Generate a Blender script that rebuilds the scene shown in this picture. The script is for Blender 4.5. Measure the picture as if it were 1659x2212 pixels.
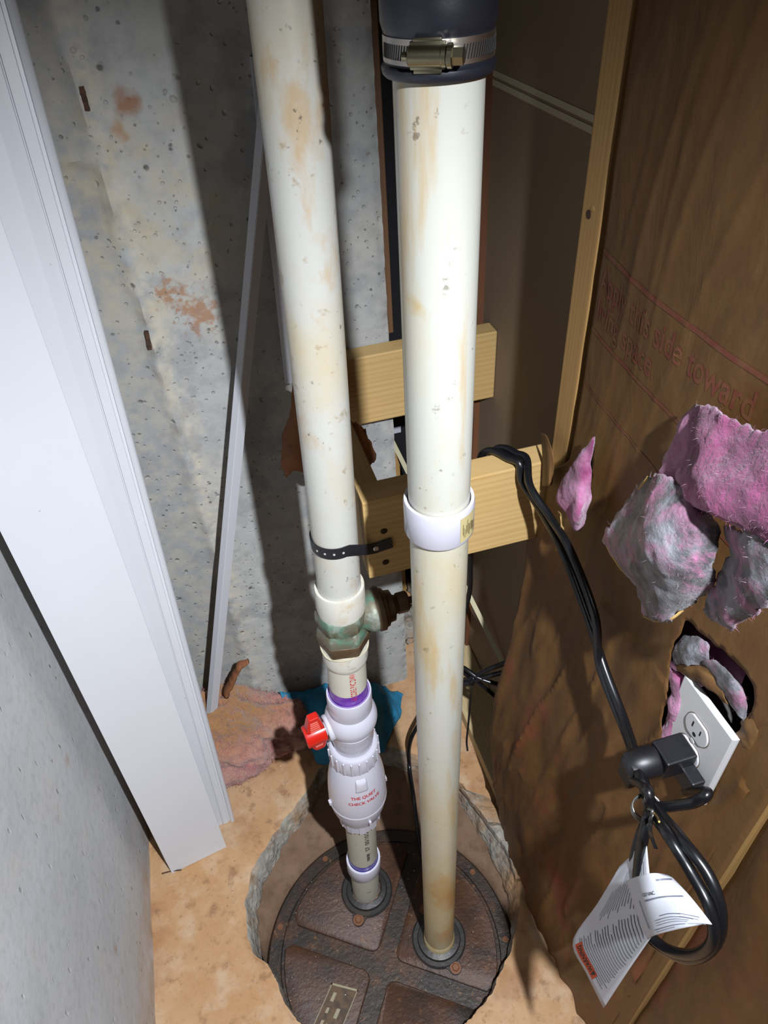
import bpy, bmesh, math, random
import numpy as np
from mathutils import Vector, Matrix, noise as mnoise

# ------------------------------------------------------------------ camera, light, exposure
for o in list(bpy.data.objects): bpy.data.objects.remove(o)
SC = bpy.context.scene
COL = SC.collection
W, Hh = 1659., 2212.
F = 1540.
def _frame():
    n = np.array([955-W/2, 2840-Hh/2, F]); dn = n/np.linalg.norm(n)      # straight down seen from the camera
    a = np.array([250-W/2, -215-Hh/2, F]); a = a-dn*(a@dn)
    Y = a/np.linalg.norm(a); Z = -dn; X = np.cross(Y, Z)
    return np.array([X, Y, Z])
FM = _frame()
EYE = np.array([0., 0., 1.6])
cam_d = bpy.data.cameras.new('camera'); cam = bpy.data.objects.new('camera', cam_d); COL.objects.link(cam)
cam_d.sensor_width = 36; cam_d.lens = F/Hh*36; cam_d.clip_start = .02
r_, u_, b_ = FM[:, 0], -FM[:, 1], -FM[:, 2]
cam.matrix_world = Matrix(((r_[0], u_[0], b_[0], EYE[0]), (r_[1], u_[1], b_[1], EYE[1]), (r_[2], u_[2], b_[2], EYE[2]), (0, 0, 0, 1)))
SC.camera = cam

world = bpy.data.worlds.new('world'); SC.world = world; world.use_nodes = True
world.node_tree.nodes['Background'].inputs[0].default_value = (1, .70, .45, 1)
world.node_tree.nodes['Background'].inputs[1].default_value = .017

sp = bpy.data.lights.new('hand_flashlight', 'SPOT'); so = bpy.data.objects.new('hand_flashlight', sp); COL.objects.link(so)
so.location = (.18, -.06, 1.735)
sp.energy = 78; sp.color = (.90, .955, 1.04); sp.shadow_soft_size = .012
sp.spot_size = math.radians(113); sp.spot_blend = 1.0
sp.use_nodes = True                              # linear falloff put in to even out near and far brightness
_em = sp.node_tree.nodes['Emission']; _fo = sp.node_tree.nodes.new('ShaderNodeLightFalloff'); _fo.inputs['Strength'].default_value = 1.0
sp.node_tree.links.new(_fo.outputs['Linear'], _em.inputs['Strength'])
so.rotation_euler = (Vector((-.26, .78, .06))-Vector(so.location)).to_track_quat('-Z', 'Y').to_euler()

SC.view_settings.view_transform = 'Standard'
SC.view_settings.look = 'None'
SC.view_settings.exposure = 0.38
SC.view_settings.gamma = 1
SC.view_settings.use_curve_mapping = False

# ------------------------------------------------------------------ helpers
random.seed(7); RNG = np.random.default_rng(7)
def P(x, y, ax, v):
    """point of the photo's pixel on the plane axis(ax) = v"""
    d = FM@np.array([x-W/2, y-Hh/2, F]); t = (v-EYE[ax])/d[ax]
    return EYE+t*d
def PX(p):
    c = FM.T@(np.asarray(p, float)-EYE); return c[0]/c[2]*F+W/2, c[1]/c[2]*F+Hh/2
def srgb(r, g, b, k=.86):
    r, g, b = r*k, g*k, b*k
    f = lambda c: (c/255/12.92) if c <= 10 else ((c/255+.055)/1.055)**2.4
    return (f(r), f(g), f(b), 1)
def nz(p, s=1., seed=0.):
    return mnoise.noise(Vector((p[0]*s+seed, p[1]*s+seed*1.7, p[2]*s-seed)))
def fbm(p, s=1., seed=0., o=4):
    return sum(nz(p, s*2**i, seed+i*3.1)/2**i for i in range(o))

def M(name, base, rough=.6, metal=0., layers=(), bump=(), spec=.5, sheen=0., trans=0.):
    m = bpy.data.materials.new(name); m.use_nodes = True
    nt = m.node_tree; N = nt.nodes; L = nt.links
    bs = N['Principled BSDF']
    bs.inputs['Roughness'].default_value = rough; bs.inputs['Metallic'].default_value = metal
    bs.inputs['Specular IOR Level'].default_value = spec
    bs.inputs['Sheen Weight'].default_value = sheen
    tc = N.new('ShaderNodeTexCoord')
    def tex(l):
        mp = N.new('ShaderNodeMapping'); mp.inputs['Scale'].default_value = l.get('st', (1, 1, 1))
        mp.inputs['Location'].default_value = (l.get('off', 0),)*3
        L.new(tc.outputs['Object'], mp.inputs[0])
        k = l.get('k', 'noise')
        if k == 'noise':
            t = N.new('ShaderNodeTexNoise'); t.inputs['Scale'].default_value = l['s']; t.inputs['Detail'].default_value = l.get('d', 6)
            t.inputs['Roughness'].default_value = l.get('r', .6); t.inputs['Distortion'].default_value = l.get('w', 0); out = t.outputs['Fac']
        elif k == 'vor':
            w_ = N.new('ShaderNodeTexNoise'); w_.inputs['Scale'].default_value = l['s']*1.3; w_.inputs['Detail'].default_value = 3
            wa = N.new('ShaderNodeVectorMath'); wa.operation = 'MULTIPLY_ADD'; wa.inputs[1].default_value = (.30/l['s'],)*3
            L.new(tc.outputs['Object'], w_.inputs['Vector']); L.new(w_.outputs['Color'], wa.inputs[0]); L.new(mp.outputs[0], wa.inputs[2]); mp = wa
            t = N.new('ShaderNodeTexVoronoi'); t.inputs['Scale'].default_value = l['s']; t.inputs['Randomness'].default_value = 1; out = t.outputs['Distance']
        elif k == 'wave':
            t = N.new('ShaderNodeTexWave'); t.inputs['Scale'].default_value = l['s']; t.inputs['Distortion'].default_value = l.get('w', 6)
            t.inputs['Detail'].default_value = 3; t.inputs['Detail Scale'].default_value = l.get('ds', 1.2); t.bands_direction = l.get('dir', 'X'); out = t.outputs['Fac']
        elif k == 'pos':                       # a coordinate: ax, from lo to hi
            t = N.new('ShaderNodeSeparateXYZ'); L.new(mp.outputs[0], t.inputs[0]); return t.outputs[l['ax']]
        elif k == 'sph':                       # distance from a world point, broken by noise
            v = N.new('ShaderNodeVectorMath'); v.operation = 'DISTANCE'; v.inputs[1].default_value = l['c']
            w = N.new('ShaderNodeTexNoise'); w.inputs['Scale'].default_value = l.get('ns', 60); w.inputs['Detail'].default_value = 4
            L.new(tc.outputs['Object'], w.inputs['Vector'])
            va = N.new('ShaderNodeVectorMath'); va.operation = 'MULTIPLY_ADD'
            va.inputs[1].default_value = (l.get('na', .03),)*3
            L.new(w.outputs['Color'], va.inputs[0]); L.new(tc.outputs['Object'], va.inputs[2])
            sub = N.new('ShaderNodeVectorMath'); sub.operation = 'SUBTRACT'; sub.inputs[1].default_value = (l.get('na', .03)/2,)*3
            L.new(va.outputs[0], sub.inputs[0]); L.new(sub.outputs[0], v.inputs[0]); return v.outputs['Value']
        L.new(mp.outputs[0], t.inputs['Vector']); return out
    def rng(out, l):
        mr = N.new('ShaderNodeMapRange'); mr.clamp = True
        mr.inputs['From Min'].default_value = l['lo']; mr.inputs['From Max'].default_value = l['hi']
        mr.inputs['To Min'].default_value = l.get('t0', 0); mr.inputs['To Max'].default_value = l.get('t1', 1)
        L.new(out, mr.inputs['Value']); return mr.outputs[0]
    cur = None
    for l in layers:
        f = rng(tex(l), l)
        if 'm' in l:                            # multiply by a second mask
            f2 = rng(tex(l['m']), l['m']); mu = N.new('ShaderNodeMath'); mu.operation = 'MULTIPLY'; L.new(f, mu.inputs[0]); L.new(f2, mu.inputs[1]); f = mu.outputs[0]
        mu = N.new('ShaderNodeMath'); mu.operation = 'MULTIPLY'; mu.inputs[1].default_value = l.get('f', 1); L.new(f, mu.inputs[0])
        mx = N.new('ShaderNodeMix'); mx.data_type = 'RGBA'
        L.new(mu.outputs[0], mx.inputs[0])
        if cur is None: mx.inputs[6].default_value = base
        else: L.new(cur, mx.inputs[6])
        mx.inputs[7].default_value = l['c2'] if l.get('k') == 'sph' else l['c']
        cur = mx.outputs[2]
    if cur is None: bs.inputs['Base Color'].default_value = base
    else: L.new(cur, bs.inputs['Base Color'])
    nrm = None
    for l in bump:
        bp = N.new('ShaderNodeBump'); bp.inputs['Strength'].default_value = l.get('f', .3); bp.inputs['Distance'].default_value = l.get('h', .002)
        o = tex(l)
        if 'lo' in l: o = rng(o, l)
        L.new(o, bp.inputs['Height'])
        if nrm is not None: L.new(nrm, bp.inputs['Normal'])
        nrm = bp.outputs[0]
    if nrm is not None: L.new(nrm, bs.inputs['Normal'])
    return m

def mk(name, v, f, mat, parent=None, smooth=False, sub=None, kind=None, label=None):
    me = bpy.data.meshes.new(name)
    me.from_pydata([tuple(map(float, p)) for p in v], [], [tuple(map(int, q)) for q in f]); me.update()
    if smooth:
        me.polygons.foreach_set('use_smooth', [True]*len(me.polygons))
        if smooth != 'all':
            try: me.set_sharp_from_angle(angle=math.radians(38))
            except Exception: pass
    o = bpy.data.objects.new(name, me); COL.objects.link(o)
    if mat: me.materials.append(mat)
    if parent is not None:
        o.parent = parent
        if parent.type == 'EMPTY': o.matrix_parent_inverse = Matrix.Translation(parent.location).inverted()
    if kind: o['kind'] = kind
    if label: o['label'] = label
    return o
def thing(name, label, cat, loc, group=None):
    o = bpy.data.objects.new(name, None); COL.objects.link(o); o.location = tuple(map(float, loc)); o.empty_display_size = .03
    return tag(o, label, cat, group)
def tag(o, label, cat, group=None):
    o['label'] = label; o['category'] = cat
    if group: o['group'] = group
    return o
def struct(o, label=None):
    o['kind'] = 'structure'
    if label: o['label'] = label
    return o
def recalc(o):
    bm = bmesh.new(); bm.from_mesh(o.data); bmesh.ops.recalc_face_normals(bm, faces=bm.faces); bm.to_mesh(o.data); bm.free(); return o
def solid(o, t, off=0.):
    m = o.modifiers.new('thickness', 'SOLIDIFY'); m.thickness = t; m.offset = off; return o

class MB:
    def __init__(s): s.v = []; s.f = []
    def add(s, v, f):
        k = len(s.v); s.v += [tuple(p) for p in v]; s.f += [tuple(i+k for i in q) for q in f]; return s
    def mk(s, name, mat, parent=None, **k): return mk(name, s.v, s.f, mat, parent, **k)
def box(x0, x1, y0, y1, z0, z1, bv=0., jit=0.):
    bm = bmesh.new()
    vs = [bm.verts.new((x, y, z)) for x in (x0, x1) for y in (y0, y1) for z in (z0, z1)]
    for q in ((0, 1, 3, 2), (4, 6, 7, 5), (0, 4, 5, 1), (2, 3, 7, 6), (0, 2, 6, 4), (1, 5, 7, 3)): bm.faces.new([vs[i] for i in q])
    bmesh.ops.recalc_face_normals(bm, faces=bm.faces)
    if bv: bmesh.ops.bevel(bm, geom=bm.edges[:], offset=bv, segments=2, profile=.6, affect='EDGES')
    v = [tuple(p.co) for p in bm.verts]; bm.verts.index_update(); f = [tuple(p.index for p in q.verts) for q in bm.faces]; bm.free()
    return v, f
def obox(c, ax, ay, az, hx, hy, hz, bv=0.):
    v, f = box(-hx, hx, -hy, hy, -hz, hz, bv); c = np.array(c); ax, ay, az = map(np.array, (ax, ay, az))
    return [c+ax*p[0]+ay*p[1]+az*p[2] for p in v], f
def lathe(prof, cen, n=48, cap0=False, cap1=False):
    """prof: (radius, z); cen: z -> (x, y)"""
    v = []; f = []
    for r, z in prof:
        cx, cy = cen(z)
        v += [(cx+r*math.cos(2*math.pi*i/n), cy+r*math.sin(2*math.pi*i/n), z) for i in range(n)]
    for k in range(len(prof)-1):
        up = 1
        for i in range(n):
            j = (i+1) % n; f.append((k*n+i, k*n+j, (k+1)*n+j, (k+1)*n+i))
    if cap0: f.append(tuple(range(n-1, -1, -1)))
    if cap1: f.append(tuple((len(prof)-1)*n+i for i in range(n)))
    return v, f
def basis(d):
    d = np.array(d, float); d /= np.linalg.norm(d)
    a = np.array([0, 0, 1.]) if abs(d[2]) < .9 else np.array([1., 0, 0])
    e1 = np.cross(a, d); e1 /= np.linalg.norm(e1); return e1, np.cross(d, e1), d
def lathe_ax(prof, o, d, n=32, cap0=True, cap1=True, ph=0.):
    """prof: (radius, distance along d)"""
    e1, e2, d = basis(d); o = np.array(o); v = []; f = []
    for r, t in prof:
        v += [o+d*t+e1*r*math.cos(ph+2*math.pi*i/n)+e2*r*math.sin(ph+2*math.pi*i/n) for i in range(n)]
    for k in range(len(prof)-1):
        for i in range(n):
            j = (i+1) % n; f.append((k*n+i, k*n+j, (k+1)*n+j, (k+1)*n+i))
    if cap0: f.append(tuple(range(n-1, -1, -1)))
    if cap1: f.append(tuple((len(prof)-1)*n+i for i in range(n)))
    return v, f
def spline(pts, m=8):
    p = np.array(pts, float); out = []
    q = np.vstack([2*p[0]-p[1], p, 2*p[-1]-p[-2]])
    for i in range(1, len(q)-2):
        for t in np.linspace(0, 1, m, endpoint=False):
            a, b, c, d = q[i-1], q[i], q[i+1], q[i+2]
            out.append(.5*((2*b)+(-a+c)*t+(2*a-5*b+4*c-d)*t*t+(-a+3*b-3*c+d)*t**3))
    out.append(p[-1]); return np.array(out)
def tube(pts, r, n=12, flat=1., up=None):
    p = np.array(pts, float); T = np.gradient(p, axis=0); T /= np.linalg.norm(T, axis=1)[:, None]+1e-12
    e1, e2, _ = basis(T[0]) if up is None else (np.cross(T[0], up), None, None)
    e1 = e1/np.linalg.norm(e1); v = []; f = []
    rr = r if hasattr(r, '__len__') else [r]*len(p)
    for k in range(len(p)):
        e1 = e1-T[k]*(e1@T[k]); e1 /= np.linalg.norm(e1); e2 = np.cross(T[k], e1)
        v += [p[k]+rr[k]*(e1*math.cos(2*math.pi*i/n)+flat*e2*math.sin(2*math.pi*i/n)) for i in range(n)]
    for k in range(len(p)-1):
        for i in range(n):
            j = (i+1) % n; f.append((k*n+i, k*n+j, (k+1)*n+j, (k+1)*n+i))
    f.append(tuple(range(n-1, -1, -1))); f.append(tuple((len(p)-1)*n+i for i in range(n)))
    return v, f
def ribbon(pts, nrm, w, t):
    """flat strip along pts: width w across, thickness t along nrm (list of normals)"""
    p = np.array(pts, float); T = np.gradient(p, axis=0); v = []; f = []
    for k in range(len(p)):
        n_ = np.array(nrm[k] if np.ndim(nrm) > 1 else nrm, float); n_ /= np.linalg.norm(n_)
        s_ = np.cross(T[k], n_); s_ /= np.linalg.norm(s_)
        v += [p[k]+s_*w/2+n_*t/2, p[k]-s_*w/2+n_*t/2, p[k]-s_*w/2-n_*t/2, p[k]+s_*w/2-n_*t/2]
    for k in range(len(p)-1):
        for i in range(4):
            j = (i+1) % 4; f.append((k*4+i, k*4+j, (k+1)*4+j, (k+1)*4+i))
    f.append((3, 2, 1, 0)); f.append(tuple((len(p)-1)*4+i for i in range(4))); return v, f
def patch(rows, nu=24, nv=24, disp=None):
    """rows: list of rows of 3-D control points -> smooth grid"""
    R = [spline(r, 8) for r in rows]
    R = [np.array([np.interp(np.linspace(0, 1, nu), np.linspace(0, 1, len(r)), r[:, k]) for k in range(3)]).T for r in R]
    S = []
    for i in range(nu):
        c = spline([r[i] for r in R], 8)
        S.append(np.array([np.interp(np.linspace(0, 1, nv), np.linspace(0, 1, len(c)), c[:, k]) for k in range(3)]).T)
    S = np.array(S)                          # nu, nv, 3
    if disp is not None:
        for i in range(nu):
            for j in range(nv): S[i, j] += disp(S[i, j], i/(nu-1), j/(nv-1))
    v = S.reshape(-1, 3); f = []
    for i in range(nu-1):
        for j in range(nv-1): f.append((i*nv+j, (i+1)*nv+j, (i+1)*nv+j+1, i*nv+j+1))
    return v, f
def text2d(s, size, bold=0.):
    cu = bpy.data.curves.new('t', 'FONT'); cu.body = s; cu.size = size; cu.offset = bold; cu.align_x = 'LEFT'; cu.resolution_u = 3
    o = bpy.data.objects.new('t', cu); COL.objects.link(o); bpy.context.view_layer.update()
    me = o.evaluated_get(bpy.context.evaluated_depsgraph_get()).to_mesh()
    v = np.array([p.co[:2] for p in me.vertices]); f = [tuple(p.vertices) for p in me.polygons]
    bpy.data.objects.remove(o); bpy.data.curves.remove(cu); return v, f
def inpoly(x, y, poly):
    c = False; n = len(poly); j = n-1
    for i in range(n):
        xi, yi = poly[i]; xj, yj = poly[j]
        if (yi > y) != (yj > y) and x < (xj-xi)*(y-yi)/(yj-yi)+xi: c = not c
        j = i
    return c
def fuzz(v, f, n, ln, w, seed=1, up=(0, 0, 0), out=1.):
    """fine fibres standing off a surface, as thin bent strips"""
    g = np.random.default_rng(seed); v = np.array(v); V = []; Fc = []
    tri = [q for q in f]
    for k in range(n):
        q = tri[g.integers(len(tri))]; p = v[list(q)]; w_ = g.dirichlet(np.ones(len(q))); o = w_@p
        nn = np.cross(p[1]-p[0], p[2]-p[0]); l = np.linalg.norm(nn)
        if l < 1e-12: continue
        nn = nn/l*out
        d = g.normal(size=3); d /= np.linalg.norm(d); d = d*.9+nn*.55+np.array(up); d /= np.linalg.norm(d)
        d2 = d+g.normal(size=3)*.6; d2 /= np.linalg.norm(d2)
        s = np.cross(d, g.normal(size=3)); s /= np.linalg.norm(s)+1e-9
        L_ = ln*g.uniform(.4, 1.2); a = o; b = o+d*L_*.5; c = b+d2*L_*.5; ww = w*g.uniform(.5, 1.2); i = len(V)
        V += [a-s*ww, a+s*ww, b+s*ww*.8, b-s*ww*.8, c]; Fc += [(i, i+1, i+2, i+3), (i+3, i+2, i+4)]
    return V, Fc

# ------------------------------------------------------------------ materials
GREY = srgb(176, 176, 170)
concrete_b = M('poured_concrete', srgb(190, 190, 184), .88, layers=[
    dict(s=2.2, lo=.35, hi=.7, c=srgb(168, 167, 164), f=.8), dict(s=9, lo=.5, hi=.72, c=srgb(204, 198, 184), f=.6), dict(s=34, lo=.45, hi=.8, c=srgb(128, 128, 128), f=.5),
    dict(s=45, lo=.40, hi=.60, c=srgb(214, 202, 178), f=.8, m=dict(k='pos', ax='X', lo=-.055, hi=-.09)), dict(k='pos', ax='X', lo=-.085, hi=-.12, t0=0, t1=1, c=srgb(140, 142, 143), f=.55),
    dict(s=26, lo=.42, hi=.66, c=srgb(200, 184, 152), f=.7, m=dict(k='sph', c=(-.06, 1.09, 1.25), lo=.22, hi=.08, ns=14, na=.1)),
    dict(k='sph', c=(-.045, 1.09, 1.402), c2=srgb(160, 98, 44), lo=.022, hi=.008, f=.75, na=.03), dict(k='sph', c=(-.063, 1.09, 1.375), c2=srgb(175, 120, 60), lo=.016, hi=.004, f=.6, na=.03),
    dict(k='sph', c=(-.018, 1.09, 1.105), c2=srgb(164, 104, 50), lo=.036, hi=.018, f=.7, na=.11, ns=75), dict(k='sph', c=(-.055, 1.09, 1.145), c2=srgb(164, 108, 56), lo=.026, hi=.012, f=.7, na=.09, ns=75),
    dict(k='vor', s=90, lo=.20, hi=.12, c=srgb(84, 80, 76), f=.7, m=dict(s=12, lo=.48, hi=.58, off=4)), dict(k='vor', s=55, lo=.15, hi=.09, c=srgb(78, 74, 70), f=.7, m=dict(s=9, lo=.5, hi=.62, off=4)), dict(s=14, lo=.52, hi=.62, c=srgb(140, 140, 142), f=.45, off=11),
    dict(k='vor', s=22, lo=.1, hi=.06, c=srgb(90, 84, 78), f=.8, m=dict(s=5, lo=.45, hi=.55, off=9))],
    bump=[dict(k='vor', s=55, lo=.1, hi=.17, f=.6, h=.004), dict(k='vor', s=22, lo=.05, hi=.11, f=.6, h=.005), dict(s=40, d=8, f=.35, h=.004)])
concrete_l = M('smooth_concrete', srgb(212, 213, 213), .85, layers=[
    dict(s=2.5, lo=.35, hi=.7, c=srgb(192, 194, 196), f=.8), dict(s=14, lo=.5, hi=.75, c=srgb(216, 208, 196), f=.5), dict(s=60, lo=.5, hi=.8, c=srgb(140, 140, 140), f=.4),
    dict(s=12, lo=.30, hi=.62, c=srgb(184, 146, 106), f=.75, m=dict(k='pos', ax='Z', lo=.20, hi=.0)),
    dict(s=18, lo=.62, hi=.72, c=srgb(176, 130, 84), f=.6, m=dict(s=4, lo=.5, hi=.6, off=3)),
    dict(k='vor', s=40, st=(1, 1, .45), lo=.12, hi=.07, c=srgb(110, 108, 104), f=.7, m=dict(s=7, lo=.5, hi=.6))],
    bump=[dict(s=50, d=8, f=.3, h=.003), dict(k='vor', s=40, st=(1, 1, .45), lo=.07, hi=.13, f=.4, h=.003)])
floor_m = M('stained_slab', srgb(200, 160, 118), .82, layers=[
    dict(s=5, lo=.4, hi=.62, c=srgb(184, 136, 88), f=.8), dict(s=16, lo=.5, hi=.68, c=srgb(206, 178, 144), f=.7), dict(s=9, lo=.54, hi=.68, c=srgb(160, 110, 70), f=.6, off=5), dict(s=28, lo=.56, hi=.66, c=srgb(136, 96, 64), f=.6, off=8),
    dict(s=90, lo=.55, hi=.8, c=srgb(120, 88, 56), f=.5), dict(k='vor', s=70, lo=.13, hi=.08, c=srgb(90, 66, 44), f=.6, m=dict(s=9, lo=.5, hi=.6))],
    bump=[dict(s=45, d=8, f=.35, h=.003), dict(k='vor', s=70, lo=.06, hi=.13, f=.3, h=.002)])
broken_m = M('broken_slab_edge', srgb(166, 160, 148), .95, layers=[
    dict(s=30, lo=.4, hi=.65, c=srgb(128, 124, 116), f=.8), dict(s=70, lo=.5, hi=.7, c=srgb(196, 186, 166), f=.7), dict(s=9, lo=.46, hi=.6, c=srgb(170, 128, 84), f=.85), dict(s=30, lo=.5, hi=.66, c=srgb(120, 88, 58), f=.6, off=5)],
    bump=[dict(s=70, d=8, f=.8, h=.006), dict(k='vor', s=90, f=.5, h=.005)])
soil_m = M('pit_soil', srgb(118, 90, 68), .95, layers=[dict(s=14, lo=.4, hi=.65, c=srgb(136, 108, 84), f=.7), dict(s=40, lo=.5, hi=.7, c=srgb(96, 70, 50), f=.7)],
    bump=[dict(s=45, d=8, f=.6, h=.005)])
drywall_m = M('drywall_back', srgb(150, 128, 100), .9, layers=[dict(s=6, lo=.4, hi=.7, c=srgb(138, 116, 90), f=.6), dict(s=160, lo=.5, hi=.8, c=srgb(120, 100, 80), f=.3)], bump=[dict(s=200, f=.1, h=.001)])
seam_m = M('drywall_seam_paper', srgb(206, 190, 160), .9)
black_m = M('recess_darkness', srgb(14, 14, 18), .7, layers=[dict(s=12, lo=.5, hi=.7, c=srgb(24, 22, 26), f=.6)])  # darkness of the void beyond the wall end, put into a near-black colour
def wood(name, base, dark, st, dirn='X', s=9):
    return M(name, base, .62, layers=[dict(k='wave', s=s*.6, st=st, w=7, ds=.6, dir=dirn, lo=.3, hi=1., c=dark, f=.34), dict(s=40, st=st, lo=.5, hi=.75, c=dark, f=.5), dict(s=5, lo=.55, hi=.75, c=tuple(np.array(base)*np.array((.92, .84, .72, 1))), f=.6)],
             bump=[dict(s=60, st=st, f=.15, h=.001)])
wood_x = wood('pine_across', srgb(214, 178, 116), srgb(188, 144, 84), (.12, 3, 6), 'Z')
wood_y = wood('pine_deep', srgb(210, 172, 112), srgb(186, 142, 84), (6, .12, 3), 'X')
wood_z = wood('pine_upright', srgb(190, 148, 88), srgb(160, 116, 62), (4, 8, .12), 'Y')
plate_m = wood('pale_bottom_plate', srgb(206, 184, 138), srgb(184, 156, 108), (6, .15, 3), 'X')
knot_m = M('dark_knot', srgb(70, 44, 28), .7)
nail_m = M('nail_steel', srgb(70, 66, 62), .4, .9)
pvc_old = M('stained_pvc', srgb(208, 206, 196), .32, layers=[
    dict(s=9, st=(1, 1, .6), lo=.45, hi=.66, c=srgb(208, 190, 150), f=.85), dict(s=18, st=(1, 1, .5), lo=.55, hi=.66, c=srgb(200, 158, 92), f=.6),
    dict(s=50, lo=.62, hi=.68, c=srgb(170, 146, 106), f=.6), dict(s=130, lo=.62, hi=.68, c=srgb(96, 88, 74), f=.75, m=dict(s=16, lo=.5, hi=.58)),
    dict(k='sph', c=(.075, .600, 1.28), c2=srgb(196, 120, 30), lo=.007, hi=.003, f=.85, na=.014, ns=120), dict(k='sph', c=(.078, .603, 1.255), c2=srgb(196, 120, 30), lo=.007, hi=.003, f=.85, na=.014, ns=120),
    dict(k='sph', c=(.070, .604, .935), c2=srgb(214, 170, 116), lo=.016, hi=.005, f=.8, na=.02, ns=80)], bump=[dict(s=60, f=.06, h=.001)])
pvc_vent = M('stained_vent_pvc', srgb(212, 211, 198), .3, layers=[
    dict(s=8, st=(1, 1, .5), lo=.45, hi=.66, c=srgb(212, 196, 156), f=.8), dict(s=20, st=(1.5, 1.5, .2), lo=.56, hi=.68, c=srgb(208, 170, 100), f=.65),
    dict(s=110, lo=.62, hi=.68, c=srgb(110, 92, 66), f=.7, m=dict(s=13, lo=.52, hi=.6)),
    dict(k='pos', ax='Z', lo=.75, hi=.2, c=srgb(214, 190, 132), f=.75), dict(s=12, st=(1, 1, .6), lo=.42, hi=.62, c=srgb(196, 144, 72), f=.85, m=dict(k='pos', ax='Z', lo=.42, hi=.3)),
    dict(k='sph', c=(.150, .480, 1.36), c2=srgb(206, 172, 96), lo=.012, hi=.004, f=.6, na=.03)], bump=[dict(s=60, f=.06, h=.001)])
pvc_white = M('clean_white_pvc', srgb(216, 213, 224), .22)
pvc_mid = M('aged_white_pvc', srgb(226, 222, 208), .4, layers=[dict(s=22, lo=.55, hi=.7, c=srgb(206, 176, 126), f=.7), dict(s=60, lo=.6, hi=.72, c=srgb(120, 112, 96), f=.5)])
pvc_grey = M('greyish_pvc_pipe', srgb(196, 190, 172), .4, layers=[dict(s=18, st=(1, 1, .3), lo=.55, hi=.72, c=srgb(178, 160, 120), f=.6), dict(s=70, lo=.66, hi=.74, c=srgb(70, 64, 54), f=.6)])
primer_m = M('purple_primer', srgb(106, 40, 168), .35, layers=[dict(s=50, lo=.4, hi=.65, c=srgb(148, 96, 190), f=.8)])
primer_b = M('blue_violet_primer', srgb(78, 62, 166), .35)
red_m = M('red_plastic', srgb(214, 34, 22), .28)
bronze_m = M('corroded_bronze', srgb(122, 118, 98), .55, .35, layers=[
    dict(s=24, lo=.50, hi=.62, c=srgb(104, 150, 126), f=.9), dict(s=50, lo=.52, hi=.66, c=srgb(176, 184, 172), f=.7), dict(s=30, lo=.52, hi=.66, c=srgb(124, 96, 66), f=.8, off=6)],
    bump=[dict(s=90, f=.3, h=.002)])
bronze_d = M('dark_bronze', srgb(98, 76, 54), .5, .4, layers=[dict(s=26, lo=.45, hi=.65, c=srgb(134, 114, 84), f=.7), dict(s=60, lo=.55, hi=.7, c=srgb(54, 42, 32), f=.7)], bump=[dict(s=90, f=.25, h=.002)])
iron_m = M('rusty_cast_iron', srgb(74, 47, 31), .5, .15, layers=[
    dict(s=9, lo=.4, hi=.62, c=srgb(86, 52, 29), f=.85), dict(s=20, lo=.46, hi=.64, c=srgb(48, 36, 27), f=.8), dict(s=7, lo=.56, hi=.7, c=srgb(48, 50, 48), f=.8, off=7), dict(s=80, lo=.6, hi=.72, c=srgb(140, 88, 46), f=.6)],
    bump=[dict(s=120, d=8, f=.45, h=.003), dict(s=30, f=.2, h=.004)])
iron_d = M('dark_rusty_iron', srgb(56, 42, 31), .45, .2, layers=[dict(s=10, lo=.42, hi=.6, c=srgb(38, 33, 29), f=.85), dict(s=24, lo=.48, hi=.64, c=srgb(82, 53, 32), f=.85), dict(s=90, lo=.6, hi=.7, c=srgb(140, 96, 56), f=.5)], bump=[dict(s=120, d=8, f=.45, h=.003)])
iron_k = M('blackened_iron_ring', srgb(52, 50, 48), .42, .3, layers=[dict(s=26, lo=.5, hi=.68, c=srgb(78, 62, 48), f=.7)], bump=[dict(s=120, f=.3, h=.002)])
bolt_m = M('rusty_bolt', srgb(126, 80, 50), .55, .3, bump=[dict(s=150, f=.3, h=.001)])
name_m = M('worn_nameplate', srgb(98, 74, 50), .5, .3, layers=[dict(s=60, lo=.45, hi=.6, c=srgb(60, 46, 34), f=.8)])
name_l = M('raised_nameplate_metal', srgb(156, 146, 118), .5, .3)
rubber_m = M('black_rubber', srgb(32, 33, 42), .38, layers=[dict(s=40, lo=.55, hi=.75, c=srgb(46, 46, 56), f=.6)], bump=[dict(s=200, f=.1, h=.001)])
steel_m = M('stainless_steel', srgb(224, 216, 206), .34, 1.)
slot_m = M('dark_slot', srgb(20, 18, 20), .6)
zinc_m = M('zinc_housing', srgb(176, 168, 140), .3, 1.)
cord_m = M('black_cord', srgb(20, 20, 23), .3)
cord_r = M('black_moulded_plug', srgb(24, 24, 28), .42, bump=[dict(s=900, d=4, f=.12, h=.0006)])
strap_m = M('black_strap', srgb(30, 30, 36), .5)
kraft_m = M('kraft_paper', srgb(114, 76, 34), .58, layers=[
    dict(s=5, lo=.4, hi=.65, c=srgb(98, 65, 29), f=.7), dict(s=60, st=(1, 1, .5), lo=.45, hi=.7, c=srgb(126, 92, 44), f=.5), dict(s=80, st=(1, 1, .4), lo=.58, hi=.72, c=srgb(78, 56, 34), f=.45),
    dict(s=9, st=(1, 1, .6), lo=.56, hi=.7, c=srgb(150, 64, 50), f=.6, m=dict(k='pos', ax='Z', lo=.85, hi=.6))],
    bump=[dict(s=14, st=(1, 1.3, .5), d=5, w=.8, f=.22, h=.008), dict(s=150, f=.12, h=.001)])
kraft_red = M('red_print', srgb(120, 54, 40), .6, layers=[dict(s=60, lo=.40, hi=.62, c=srgb(122, 82, 48), f=.85)])
kraft_edge = M('torn_paper_edge', srgb(196, 158, 92), .8)
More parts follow.
